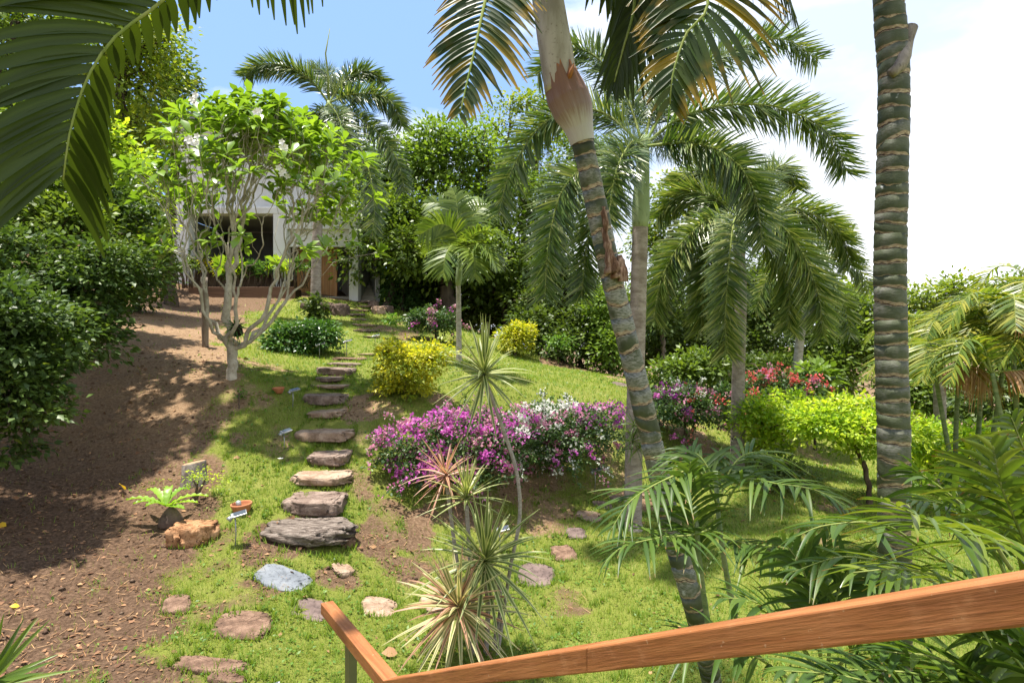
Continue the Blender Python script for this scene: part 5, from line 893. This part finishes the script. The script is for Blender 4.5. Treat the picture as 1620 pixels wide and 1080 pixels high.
# ------------------------------------------------------------------ palms at the right: areca clump, cane palms near the rail
def areca():
    rng = np.random.RandomState(12); D = 11.5
    def clump(label, px, D, stems, seed, lm='areca', n=64, ll=.46, dead=0):
        rng = np.random.RandomState(seed); x = W(px, 0, D)[0]; b = np.array([x, D, g1(x, D)]); t = palm('areca_palm', label, b, 'areca palms at the right')
        for i, (sx, sy, dx) in enumerate(stems):
            top = W(sx, sy, D + dx); s = b + [rng.randn() * .12 + (top[0] - b[0]) * .35, dx * .5, -.05]; mb = MB(); palm_trunk(mb, [s, s + (top - s) * .5 + [rng.randn() * .05, 0, 0], top], .05, .035, seed + i, .1, .06, 10, 1.1); mb.build('cane', B_['cane'], t)
            for k in range(7):
                a = k * 2.4 + rng.rand(); dd = np.array([math.cos(a), math.sin(a) * .8, 0]); L_ = rng.uniform(.95, 1.35); up = rng.uniform(.35, 1.1)
                dy = dead and k in (2, 5) and i % 2 == 0
                if dy: up = .1
                P = [top, top + dd * L_ * .25 + [0, 0, up * .5], top + dd * L_ * .65 + [0, 0, up * .55], top + dd * L_ + [0, 0, up * .15 - .3]]
                mb = MB(); frond(mb, P, n, ll, .034, va=.35 if not dy else -.3, droop=.3 if not dy else .9, seed=seed * 9 + i * 10 + k, segs=3, r0=.016, sweep=.6); mb.build('frond', [G_['dead' if dy else lm], B_['rachis']], t)
    clump('yellowing areca clump with dry brown fronds right of the ringed trunk', 1545, 11.5, ((1478, 585, 0), (1520, 545, .4), (1560, 520, .2), (1590, 560, -.2)), 41, dead=1)
    clump('tall areca clump cut by the right edge of the picture', 1640, 10.5, ((1600, 505, 0), (1640, 470, .3), (1570, 590, -.3), (1670, 560, -.2)), 43, dead=1)
    x = W(1486, 0, 15)[0]; b = np.array([x, 15, g1(x, 15)]); t = palm('areca_palm', 'single grey-trunked palm behind the areca clump', b, 'areca palms at the right'); mb = MB(); palm_trunk(mb, [b - [0, 0, .1], b + (W(1488, 640, 15) - b) * .5, W(1486, 545, 15)], .15, .12, 5, .1); mb.build('trunk', B_['grey_palm'], t)
    top = W(1486, 540, 15)
    for k in range(10):
        a = k * 2.4; dd = np.array([math.cos(a), math.sin(a), 0]); P = [top, top + dd * .45 + [0, 0, .55], top + dd * 1.1 + [0, 0, .6], top + dd * 1.6 + [0, 0, .0]]; mb = MB(); frond(mb, P, 64, .6, .045, va=.3, droop=.35, seed=700 + k, r0=.025); mb.build('frond', [G_['areca'], B_['rachis']], t)
areca()
def canes():
    def clump(label, base, items, lm, n, ll, lw, seed, stems=()):
        t = palm('cane_palm', label, base, 'cane palms by the rail')
        for s in stems: mb = MB(); palm_trunk(mb, WP(*s), .016, .012, seed, .1, .12, 8, 1); mb.build('cane', B_['cane'], t)
        for i, f in enumerate(items):
            k = dict(va=.12, droop=.38, segs=5, three=True, r0=.008, sweep=.75, jit=.24, t0=.15, seed=seed + i * 7); pts = f
            if isinstance(f[-1], dict): k.update(f[-1]); pts = f[:-1]
            m = k.pop('lm', lm); nn = k.pop('n', n); l_, w_ = k.pop('ll', ll), k.pop('lw', lw); mb = MB(); frond(mb, WP(*pts), nn, l_, w_, **k); mb.build('frond', [G_[m], B_['rachis']], t)
    b = onG(1160, 1060); b = np.array([W(1160, 0, 3.6)[0], 3.6, 0]); b[2] = g1(b[0], 3.6); D = 3.4
    c = (1128, 725, D)
    clump('slender cane palm with thin arching fronds over the leaning trunk foot', b,
          [[(1136, 800, D), (1105, 745, D - .1), (1060, 755, D - .2), (1000, 790, D - .35), (965, 840, D - .45)], [(1140, 810, D), (1175, 760, D - .1), (1230, 765, D - .25), (1290, 775, D - .4), (1340, 800, D - .5)], [(1135, 830, D), (1100, 845, D - .3), (1045, 850, D - .5), (985, 865, D - .6), (955, 890, D - .6)],
           [(1138, 800, D), (1120, 740, D + .1), (1095, 715, D + .2), (1055, 720, D + .3)], [(1140, 850, D), (1185, 860, D - .2), (1235, 865, D - .4), (1290, 880, D - .5)], [(1105, 920, D - .1), (1100, 850, D - .1), (1090, 780, D - .15), (1092, 730, D - .2), {'sweep': 1.2}],
           [(1135, 800, D), (1160, 735, D + .2), (1195, 715, D + .3), (1240, 730, D + .4)]], 'cane', 46, .31, .019, 100,
          (((1163, 975, D + .1), (1148, 900, D), (1137, 820, D), (1132, 745, D)), ((1125, 1020, D), (1108, 900, D - .1), (1100, 800, D - .1))))
    D = 2.2; b = np.array([1.75, 2.3, 0]); b[2] = g1(1.75, 2.3)
    clump('broad-leaved cane palm filling the lower right above the handrail', b,
          [[(1590, 930, D), (1480, 880, D - .1), (1400, 830, D - .15), (1310, 830, D - .2), (1255, 850, D - .2), {'n': 26}], [(1600, 900, D), (1545, 820, D), (1480, 765, D + .05), (1430, 735, D + .1), {'n': 30}], [(1640, 900, D - .2), (1610, 830, D - .3), (1585, 770, D - .35), (1570, 700, D - .35), {'lm': 'caney', 'sweep': 1.1}],
           [(1660, 880, D - .4), (1600, 860, D - .5), (1500, 835, D - .6), (1400, 790, D - .65), {'lm': 'caney', 'sweep': .9}], [(1640, 960, D - .4), (1520, 920, D - .5), (1430, 900, D - .55), (1350, 905, D - .55), {'lm': 'caney', 'n': 24}], [(1690, 860, D - .2), (1660, 780, D - .2), (1625, 720, D - .2), (1600, 660, D - .2), {'sweep': 1.0, 'lm': 'caney'}], [(1560, 960, D + .3), (1440, 905, D + .3), (1340, 880, D + .3), (1250, 905, D + .3), {'n': 32}],
           [(1600, 930, D + .4), (1560, 850, D + .4), (1500, 800, D + .4), (1440, 790, D + .4)], [(1660, 900, D + .2), (1620, 800, D + .2), (1560, 745, D + .2), (1500, 735, D + .2)]], 'cane', 42, .28, .02, 200)
    D = 2.6; b = np.array([1.2, 2.7, 0]); b[2] = g1(1.2, 2.7)
    clump('grassy young cane palm just behind the middle of the handrail', b,
          [[(1300, 1050, D), (1285, 960, D), (1270, 900, D), (1235, 850, D), {'sweep': 1.1}], [(1310, 1050, D), (1320, 960, D), (1340, 905, D), (1375, 880, D), {'sweep': 1.1}], [(1290, 1060, D), (1240, 980, D), (1190, 950, D), (1140, 945, D)], [(1320, 1060, D), (1380, 1000, D - .1), (1420, 985, D - .2), (1470, 990, D - .2)], [(1300, 1060, D + .1), (1290, 930, D + .2), (1300, 880, D + .2), (1315, 840, D + .2), {'sweep': 1.3}], [(1260, 1080, D), (1180, 1030, D), (1100, 1010, D), (1040, 1030, D)]], 'cane', 30, .3, .022, 300)
    D = 1.9; b = np.array([1.5, 1.5, 0]); b[2] = g1(1.5, 1.5)
    clump('shaded cane palm under the handrail at the bottom right corner', b,
          [[(1640, 1180, D), (1560, 1080, D - .1), (1480, 1040, D - .15), (1400, 1030, D - .2)], [(1660, 1150, D), (1620, 1060, D), (1580, 1020, D), (1540, 1000, D)], [(1560, 1180, D + .2), (1480, 1080, D + .2), (1400, 1060, D + .2), (1320, 1060, D + .2)], [(1520, 1200, D + .1), (1450, 1110, D + .1), (1340, 1070, D + .1), (1240, 1060, D + .1)], [(1700, 1120, D - .2), (1640, 1040, D - .2), (1590, 1000, D - .2)], [(1500, 1200, D + .3), (1440, 1090, D + .3), (1420, 1020, D + .3)]], 'cane', 36, .3, .026, 400)
    D = 3.0; b = W(-30, 1160, D); b[2] = g1(b[0], D); t = palm('fan_palm', 'tip of a small fan palm leaf at the bottom left corner', b)
    mb = MB(); rng = np.random.RandomState(6); hub = W(-25, 1090, D); mb.tube([b, (b + hub) / 2, hub], .01, 6); mb.build('leaf_stalk', B_['rachis'], t); mb = MB(); blades(mb, rng, hub, (.55, -.25, .55), 26, .36, .032, (.1, 1.1), .1, 4); mb.build('leaf', G_['manila'], t)
canes()
# ------------------------------------------------------------------ handrail of the steps the picture is taken from
def handrail():
    C, E, R = W(618, 1072, 2.6), W(517, 951, 3.36), W(1620, 906, .765)
    R = C + (R - C) * 1.2; t = thing('handrail', 'oiled wooden stair handrail with a mitred level end on a dark steel post', 'handrail', (C + R) / 2)
    hw, th = .034, .062
    def seg(name, A, B, na, nb):
        """one straight piece; na / nb are the horizontal directions of its end cuts"""
        A, B = np.array(A), np.array(B); d = B - A; dh = nrm(d * [1, 1, 0]); pr = np.array([-dh[1], dh[0], 0])
        def end(P, n, s):
            n = nrm(np.array(n)); k = hw * s / (n @ pr); q = P + n * k; q[2] = P[2] + d[2] / np.hypot(d[0], d[1]) * ((q - P) @ dh); return q
        v = [end(A, na, -1), end(B, nb, -1), end(B, nb, 1), end(A, na, 1)]; lo = [p - [0, 0, th] for p in v]
        mb = MB(); L_ = np.linalg.norm(d); lf = np.array([[0, -hw, -th], [L_, -hw, -th], [L_, hw, -th], [0, hw, -th], [0, -hw, 0], [L_, -hw, 0], [L_, hw, 0], [0, hw, 0]]) + [A[0] * 3, 0, 0]
        mb.add(np.array(lo + v), [(0, 3, 2, 1), (4, 5, 6, 7), (0, 1, 5, 4), (1, 2, 6, 5), (2, 3, 7, 6), (3, 0, 4, 7)], lf); o = mb.build(name, M_['rail'], t, flat=True, bevel=.004); return o
    perp = lambda d: np.array([-d[1], d[0], 0])
    d1, d2 = nrm((E - C) * [1, 1, 0]), nrm((R - C) * [1, 1, 0]); mit = nrm(d1 + d2); 
    if mit @ perp(-d1) < 0: mit = -mit
    seg('rail_section', E, C, perp(-d1), mit)
    J = W(1196, 981, 1.2); k = ((J - C) @ (R - C)) / ((R - C) @ (R - C)); k = .52; Jp = C + (R - C) * k; m2 = mit if mit @ perp(d2) > 0 else -mit
    cut = nrm(perp(d2) + d2 * .12)
    seg('rail_section', C, Jp - d2 * .0004, m2, cut); seg('rail_section', Jp + d2 * .0004, R, cut, perp(d2))
    p = C + (E - C) * .56; z0 = g1(p[0], p[1]); a = math.atan2(d1[1], d1[0])
    mb = MB(); q = [p + d1 * x + perp(d1) * y for x, y in ((-.035, -.02), (.035, -.02), (.035, .02), (-.035, .02))]; mb.hexa([np.array([v[0], v[1], z0 - .1]) for v in q] + [np.array([v[0], v[1], C[2] - th - .001]) for v in q]); mb.build('post', M_['steel'], t, flat=True, bevel=.003)
    mb = MB(); q = [p + d1 * x + perp(d1) * y for x, y in ((-.05, -.028), (.05, -.028), (.05, .028), (-.05, .028))]; mb.hexa([np.array([v[0], v[1], z0 - .02]) for v in q] + [np.array([v[0], v[1], z0 + .01]) for v in q]); mb.build('foot_plate', M_['black'], t, flat=True)
handrail()

# ------------------------------------------------------------------ small garden things
def lathe(mb, c, prof, sides=28, mi=0, tilt=None):
    a = np.linspace(0, 2 * np.pi, sides, endpoint=False); P = np.array([[r * np.cos(a), r * np.sin(a), 0 * a + z] for r, z in prof]).transpose(0, 2, 1)
    if tilt: P = P @ np.array(Matrix.Rotation(tilt[0], 3, 'X') @ Matrix.Rotation(tilt[1], 3, 'Y')).T
    m = len(prof); i, j = np.meshgrid(np.arange(m - 1), np.arange(sides), indexing='ij'); k = (j + 1) % sides
    mb.add(P + np.asarray(c), np.stack([i * sides + j, i * sides + k, (i + 1) * sides + k, (i + 1) * sides + j], -1).reshape(-1, 4), None, mi)
def small():
    for px, py, wd, lb, fl in ((383, 812, 31, 'terracotta bowl with a small grey can in it, beside the solar light', True), (441, 622, 18, 'smaller terracotta bowl beside the upper steps', False)):
        c = onG(px, py); r = wd * c[1] / F / 2; t = thing('terracotta_bowl', lb, 'pot', c, 'terracotta bowls on the lawn'); mb = MB()
        lathe(mb, c + [0, 0, -.01], [(.001, 0), (r * .55, 0), (r * .8, r * .35), (r * .98, r * .85), (r * 1.04, r * 1.0), (r * 1.03, r * 1.1), (r * .94, r * 1.12), (r * .9, r * 1.0), (r * .72, r * .45), (r * .4, r * .2), (.001, r * .18)], 36, 0, (.06, -.05)); mb.build('bowl', M_['terra'], t)
        mb = MB(); lathe(mb, c, [(.001, r * .38), (r * .66, r * .36)], 24); mb.build('soil', M_['soil'], t)
        if fl:
            k = c + [-.045, .02, r * .35]; t2 = thing('can', 'small grey can standing inside the terracotta bowl', 'can', k); mb = MB(); lathe(mb, k, [(.001, 0), (.035, 0), (.035, .11), (.031, .112), (.03, .1), (.001, .1)], 20, 0, (.12, -.1)); mb.build('can_body', M_['silver'], t2)
    c = onG(307, 762); t = thing('tree_stump', 'short grey cut tree stump on the soil slope', 'stump', c); r = .165; rng = np.random.RandomState(1); mb = MB(); a = np.linspace(0, 2 * np.pi, 32, endpoint=False); w_ = 1 + .16 * (fbm(np.cos(a) * 2 + 4, np.sin(a) * 2 + 4, 6) - .5)
    rows = [(r * 1.25, -.1), (r * 1.1, .02), (r, .12), (r * .98, .27), (r * .92, .285)]; V = np.array([[rr * w_ * np.cos(a), rr * w_ * np.sin(a), 0 * a + z + .03 * np.cos(a)] for rr, z in rows]).transpose(0, 2, 1) + c; i, j = np.meshgrid(np.arange(4), np.arange(32), indexing='ij'); k = (j + 1) % 32
    mb.add(V, np.stack([i * 32 + j, i * 32 + k, (i + 1) * 32 + k, (i + 1) * 32 + j], -1).reshape(-1, 4)); mb.build('bark', B_['stump'], t)
    V2 = np.array([[rr * w_ * np.cos(a), rr * w_ * np.sin(a), 0 * a + z + .03 * np.cos(a) * rr / r] for rr, z in ((r * .92, .284), (r * .8, .275), (r * .02, .262))]).transpose(0, 2, 1) + c; mb = MB(); i, j = np.meshgrid(np.arange(2), np.arange(32), indexing='ij'); k = (j + 1) % 32
    mb.add(V2, np.stack([i * 32 + j, i * 32 + k, (i + 1) * 32 + k, (i + 1) * 32 + j], -1).reshape(-1, 4)); mb.build('cut_face', M_['cutwood'], t)
    # twisted little shrub by the stump
    c = onG(310, 796); t = thing('twisted_shrub', 'little twisted shrub with pale leaflets before the stump', 'plant', c); mb = MB(); rng = np.random.RandomState(5)
    tips = []
    for pts in (((0, 0, 0), (-.02, 0, .1), (.01, .02, .2), (-.04, 0, .32)), ((0, 0, .05), (.05, 0, .16), (.1, .02, .28), (.16, 0, .36)), ((0, 0, .05), (.03, -.04, .2), (.06, -.05, .33))):
        R = spline(np.array(pts) + c, 12); mb.tube(R, np.linspace(.024, .009, 12), 7); tips.append(R[-1])
    mb.build('stems', B_['twig'], t); mb = MB(); cl = np.array(tips)[rng.randint(3, size=46)] + rng.normal(size=(46, 3)) * [.16, .12, .07]; foliage(mb, rng, cl, nrm(cl - c), 7, .05, .035, ELL); mb.build('foliage', G_['lime'], t)
    # bird's-nest fern on the laterite rock
    c = onG(262, 838) + [0, .12, 0]; t = thing('birds_nest_fern', 'bright bird nest fern with wavy fronds on a dark mossy lump', 'fern', c); mb = MB(); lathe(mb, c, [(.02, -.05), (.15, .02), (.14, .1), (.08, .2), (.01, .27)], 18); mb.build('root_lump', M_['boulder'], t)
    rng = np.random.RandomState(3); mb = MB(); hub = c + [-.04, -.05, .27]
    for a, L_, up in ((3.2, .5, .22), (2.6, .46, .35), (3.7, .36, .2), (1.9, .3, .4), (.35, .5, .22), (.0, .42, .12), (-.5, .4, .05), (4.4, .3, .18), (1.1, .34, .35)):
        d = np.array([math.cos(a), math.sin(a), 0]); k = np.linspace(0, 1, 22); C = hub + d * (L_ * k)[:, None] + np.array([0, 0, 1.]) * (up * k * 1.5 - up * 1.1 * k ** 2)[:, None]; s = np.cross(d, [0, 0, 1.]); wv = .05 * np.sin(np.pi * np.clip(k * .92 + .08, 0, 1)) ** .7 * (1 + .16 * np.sin(k * 40))
        V = np.stack([C - s * wv[:, None] + np.array([0, 0, 1]) * (.02 + .012 * np.sin(k * 40 + 1))[:, None], C, C + s * wv[:, None] + np.array([0, 0, 1]) * (.02 + .012 * np.sin(k * 38))[:, None]], 1); lf = np.zeros(V.shape); lf[..., 0] = [-1, 0, 1]; lf[..., 1] = k[:, None]; lf[..., 2] = rng.rand()
        mb.add(V, [(i * 3 + q, i * 3 + q + 1, i * 3 + q + 4, i * 3 + q + 3) for i in range(21) for q in range(2)], lf)
    mb.build('fronds', G_['fern'], t)
    c = onG(325, 548); t = thing('stake', 'thin weathered post standing on the slope left of the plumeria', 'post', c); mb = MB(); tp = W(323, 445, c[1]); mb.tube(np.linspace(0, 1, 12)[:, None] * (tp - c + [0, 0, .2]) + c - [0, 0, .1], .075 * (1 + .04 * np.random.RandomState(0).randn(12)), 10); mb.build('shaft', B_['stake'], t)
    # solar garden lights
    for px, py, h, sc, rot, lb in ((372, 866, .36, 1.0, .5, 'solar garden light on a thin pole in front of the terracotta bowl'), (449, 712, .26, 1.0, .9, 'low solar light left of the wide pale step'), (463, 642, .26, 1.0, .8, 'solar light left of the dark cracked block step'), (505, 566, .32, 1.1, .4, 'solar light at the right end of the rounded glossy bush'), (548, 564, .38, 1.1, .2, 'solar light alone on the grass by the far steps'),
                          (941, 772, .3, 1.0, .3, 'solar light on the lawn in front of the white bougainvillea'), (790, 872, .28, 1.1, .2, 'solar light hidden among the striped dracaena leaves'), (408, 1150, .2, 1.2, .3, 'solar light cut by the bottom edge of the picture'), (593, 545, .24, 1.1, .2, 'solar light beside the lowest step of the upper flight')):
        c = onG(px, py); t = thing('solar_light', lb, 'garden light', c, 'solar garden lights'); mb = MB(); mb.tube([c - [0, 0, .05], c + [.01, 0, h * .5], c + [0, 0, h]], .008 * sc, 8); mb.build('pole', M_['silver'], t)
        hd = c + [0, 0, h]; ca, sa = math.cos(rot), math.sin(rot); Rm = lambda p: hd + np.array([p[0] * ca - p[1] * sa, p[0] * sa + p[1] * ca, p[2]]) 
        mb = MB(); v = [(-.05, -.05, 0), (.13, -.05, .035), (.13, .05, .06), (-.05, .05, .025)]; mb.hexa([Rm(np.array(p) * sc) for p in v] + [Rm((np.array(p) + [0, -.004, .022]) * sc) for p in v]); mb.build('lamp_head', M_['silver'], t, flat=True, bevel=.004)
        mb = MB(); v = [(-.02, -.04, .0335), (.12, -.04, .061), (.12, .036, .08), (-.02, .036, .0525)]; mb.hexa([Rm(np.array(p) * sc) for p in v] + [Rm((np.array(p) + [0, 0, .003]) * sc) for p in v]); mb.build('solar_panel', M_['panel'], t, flat=True)
        mb = MB(); mb.tube([Rm(np.array([-.075, 0, -.02]) * sc), Rm(np.array([-.04, 0, .012]) * sc)], [.04 * sc, .026 * sc], 14); mb.build('lamp_cup', M_['silver'], t)
    # single fallen leaves and a fallen blossom
    rng = np.random.RandomState(9)
    for px, py, s, m, lb in ((197, 778, .16, 'yellow_leaf', 'bright yellow fallen leaf on the brown soil slope'), (10, 836, .15, 'yellow_leaf', 'yellow fallen leaf at the left edge of the soil'), (629, 1038, .16, 'litter', 'tan fallen leaf lying between post and dracaena'), (380, 728, .12, 'litter', 'curled brown leaf on the grass above the bowl'), (31, 965, .08, 'yellow_leaf', 'small yellow fallen leaf on the dark lower soil'), (636, 719, .14, 'weed', 'green fallen leaf beside the magenta bush')):
        c = onG(px, py) + [0, 0, .03]; mb = MB(); scatter(mb, WIDE, c[None], np.array([[rng.randn(), rng.randn() * .3, .12]]), np.array([[.1, -.5, 1.]]), s, np.array([.8])); o = mb.build('fallen_leaf', G_[m]); tag(o, lb, 'leaf')
    c = onG(444, 731) + [0, 0, .04]; mb = MB(); scatter(mb, PETAL, np.repeat(c[None], 6, 0), np.stack([np.cos(np.arange(6) * 1.05), np.sin(np.arange(6) * 1.05), .4 + 0 * np.arange(6)], 1), np.array([0, 0, 1.]), .06, rng.rand(6)); o = mb.build('fallen_blossom', M_['wpet']); tag(o, 'white fallen plumeria blossom on the grass by the low solar light', 'flower')
small()

# ------------------------------------------------------------------ grass, weeds and leaf litter
def on_stone(x, y, pad=.0):
    r = np.zeros(len(x), bool)
    for sx, sy, rx, ry, a in STONES:
        dx, dy = x - sx, y - sy; ca, sa = math.cos(a), math.sin(a); u, v = dx * ca + dy * sa, -dx * sa + dy * ca; r |= (np.abs(u) / (rx * .93 + pad)) ** 2.6 + (np.abs(v) / (ry * .93 + pad)) ** 2.6 < 1
    return r
def bumpz(x, y, s): return G(x, y) + np.where((y < 20) & (abs(x) < 13.5), (fbm(x * 2.2, y * 2.2, 41) - .5) * .09 + (fbm(x * 7, y * 7, 43, 3) - .5) * (.02 + .035 * s), 0)
def grass():
    rng = np.random.RandomState(1); mb = MB(); wd = MB()
    for y0, y1, dens, h, w_ in ((4.2, 7, 3600, .045, .006), (7, 10, 2100, .048, .008), (10, 14, 1000, .05, .011), (14, 22, 330, .055, .02), (22, 28, 130, .07, .035)):
        n = int((y1 - y0) * 2 * .93 * y1 * dens); y = y0 + (y1 - y0) * rng.rand(n); x = (rng.rand(n) * 2 - 1) * .93 * y1; x, y = x[abs(x) < .9 * y + .3], y[abs(x) < .9 * y + .3]
        s = soil_mask(x, y); cl = fbm(x * 5, y * 5, 51, 3); tuft = sstep(.3, .6, fbm(x * 12, y * 12, 53, 2)); keep = rng.rand(len(x)) < np.clip(sstep(.8, .25, s + (cl - .5) * .9), .02, 1) * (.3 + .7 * tuft); x, y, s, cl = x[keep], y[keep], s[keep], cl[keep]
        keep = ~on_stone(x, y); x, y, s, cl = x[keep], y[keep], s[keep], cl[keep]; n = len(x); z = bumpz(x, y, s)
        a = rng.rand(n) * 6.283; d = np.stack([np.cos(a), np.sin(a)], 1); hh = h * (.5 + rng.rand(n)) * (.7 + .9 * cl); ln = rng.uniform(.25, 1.15, n) * hh; p = np.stack([x, y, z], 1)
        V = np.stack([p + np.stack([-d[:, 1] * w_ * .6, d[:, 0] * w_ * .6, 0 * z - .008], 1), p + np.stack([d[:, 1] * w_ * .6, -d[:, 0] * w_ * .6, 0 * z - .008], 1), p + np.stack([d[:, 0] * ln, d[:, 1] * ln, hh], 1)], 1)
        r = np.clip(fbm(x * .9, y * .9, 61) * .6 + rng.rand(n) * .45 + .15 * s, 0, 1); lf = np.zeros(V.shape); lf[..., 2] = r[:, None]; lf[:, 2, 1] = 1; mb.add(V, np.arange(3 * n).reshape(-1, 3), lf)
        # broad-leaved creeping weeds among the blades
        m = int(n * .09); k = rng.randint(n, size=m); k = k[fbm(x[k] * 1.7, y[k] * 1.7, 71) > .42]; q = p[k] + [0, 0, .02]
        scatter(wd, ELL, q, np.stack([rng.normal(size=len(k)), rng.normal(size=len(k)), .35 + .3 * rng.rand(len(k))], 1), np.array([0, 0, 1.]) + .3 * rng.normal(size=(len(k), 3)), (.028 + .004 * y[k]) * rng.uniform(.6, 1.4, len(k)) * .75, rng.rand(len(k)))
    # longer grass creeping up round every stone, and scattered rank tufts
    E = []
    for sx, sy, rx, ry, a0 in STONES:
        q = int(260 * (rx + ry) * min(1.6, 10 / max(sy, 5))); a = rng.rand(q) * 6.283; k = 1.0 + .16 * rng.rand(q); u = np.sign(np.cos(a)) * np.abs(np.cos(a)) ** .75 * rx * k; v = np.sign(np.sin(a)) * np.abs(np.sin(a)) ** .75 * ry * k; E.append(np.stack([sx + u * math.cos(a0) - v * math.sin(a0), sy + u * math.sin(a0) + v * math.cos(a0)], 1))
    for _ in range(420):
        y = rng.uniform(4.6, 13); x = rng.uniform(-.85, .9) * y
        if soil_mask(np.array([x]), np.array([y]))[0] < .62: E.append(np.array([x, y]) + rng.normal(size=(26, 2)) * .035)
    E = np.concatenate(E); x, y = E[:, 0], E[:, 1]; n = len(x); s = soil_mask(x, y); kp = rng.rand(n) < np.clip(1.25 - s, .2, 1); x, y, s = x[kp], y[kp], s[kp]; n = len(x); p = np.stack([x, y, bumpz(x, y, s)], 1); a = rng.rand(n) * 6.283; hh = .035 + .075 * rng.rand(n) ** 1.5; ln = hh * rng.uniform(.3, .9, n); w_ = .0055 + .0006 * y; dx, dy = np.cos(a), np.sin(a)
    V = np.stack([p + np.stack([-dy * w_, dx * w_, 0 * dx - .01], 1), p + np.stack([dy * w_, -dx * w_, 0 * dx - .01], 1), p + np.stack([dx * ln, dy * ln, hh], 1)], 1); lf = np.zeros(V.shape); lf[..., 2] = (rng.rand(n) * .7)[:, None]; mb.add(V, np.arange(3 * n).reshape(-1, 3), lf)
    o = mb.build('lawn_grass', G_['grass']); tag(o, 'short tufted grass covering the lawn', 'grass', kind='stuff'); o = wd.build('creeping_weeds', G_['weed']); tag(o, 'small broad-leaved weeds creeping through the lawn', 'weeds', kind='stuff')
    mb = MB()
    for y0, y1, dens, sz in ((4.2, 8, 120, .045), (8, 13, 70, .055), (13, 26, 14, .08)):
        n = int((y1 - y0) * 2 * .93 * y1 * dens); y = y0 + (y1 - y0) * rng.rand(n); x = (rng.rand(n) * 2 - 1) * .93 * y1; s = soil_mask(x, y); pr = np.clip(sstep(.3, .75, s), .11, 1) * (.25 + 1.2 * sstep(.45, .7, fbm(x * 1.5, y * 1.5, 81))) * (1 + 1.5 * sstep(-4, -7, x) * (y < 14)); keep = rng.rand(n) < pr; x, y, s = x[keep], y[keep], s[keep]; n = len(x)
        p = np.stack([x, y, bumpz(x, y, s) + .012], 1); a = rng.rand(n) * 6.283; scatter(mb, ELL, p, np.stack([np.cos(a), np.sin(a), .25 * rng.normal(size=n)], 1), np.array([0, 0, 1.]) + .35 * rng.normal(size=(n, 3)), sz * rng.uniform(.4, 1.7, n) , rng.rand(n) ** 1.2)
    o = mb.build('leaf_litter', G_['litter']); tag(o, 'dry brown leaves scattered over the bare soil', 'fallen leaves', kind='stuff')
    mb = MB(); n = 5200; y = rng.uniform(4.4, 15, n); x = (rng.rand(n) * 2 - 1) * .92 * y; s = soil_mask(x, y); kp = (rng.rand(n) < sstep(.45, .75, s)) & (rng.rand(n) < .2 + 1.1 * sstep(.45, .65, fbm(x * 1.2, y * 1.2, 91))); x, y, s = x[kp], y[kp], s[kp]; n = len(x)
    v = np.array([(1, 0, .1), (.3, .9, 0), (-.8, .6, .1), (-.9, -.5, 0), (.2, -1, .1), (.1, .05, .75), (0, 0, -.4)]); fc = np.array([(0, 1, 5), (1, 2, 5), (2, 3, 5), (3, 4, 5), (4, 0, 5), (1, 0, 6), (2, 1, 6), (3, 2, 6), (4, 3, 6), (0, 4, 6)])
    scatter(mb, (v, np.zeros((7, 2)), [fc]), np.stack([x, y, bumpz(x, y, s) + .004], 1), np.stack([rng.normal(size=n), rng.normal(size=n), .2 * rng.normal(size=n)], 1), np.array([0, 0, 1.]) + .3 * rng.normal(size=(n, 3)), .008 + .03 * rng.rand(n) ** 3, rng.rand(n))
    o = mb.build('earth_clods', M_['clod']); tag(o, 'loose clods and pebbles on the bare brown soil', 'clods', kind='stuff')
    mb = MB(); tw = MB()                 # straw and little twigs on the bare soil
    n = 16000; y = rng.uniform(4.5, 16, n); x = (rng.rand(n) * 2 - 1) * .9 * y; s = soil_mask(x, y); k = rng.rand(n) < sstep(.35, .6, s); x, y, s = x[k], y[k], s[k]; n = len(x); a = rng.rand(n) * 6.283; p = np.stack([x, y, bumpz(x, y, s) + .006], 1); scatter(mb, (np.array([(-.03, 0, 0), (.03, 0, 0), (.02, 1, .02), (-.02, 1, .02)]), np.zeros((4, 2)), [np.array([(0, 1, 2, 3)])]), p, np.stack([np.cos(a), np.sin(a), .2 * rng.rand(n)], 1), np.array([0, 0, 1.]) + .2 * rng.normal(size=(n, 3)), rng.uniform(.04, .13, n), rng.rand(n))
    o = mb.build('straw', G_['dead']); tag(o, 'straw and dry stalks strewn over the brown slope', 'straw', kind='stuff')
grass()
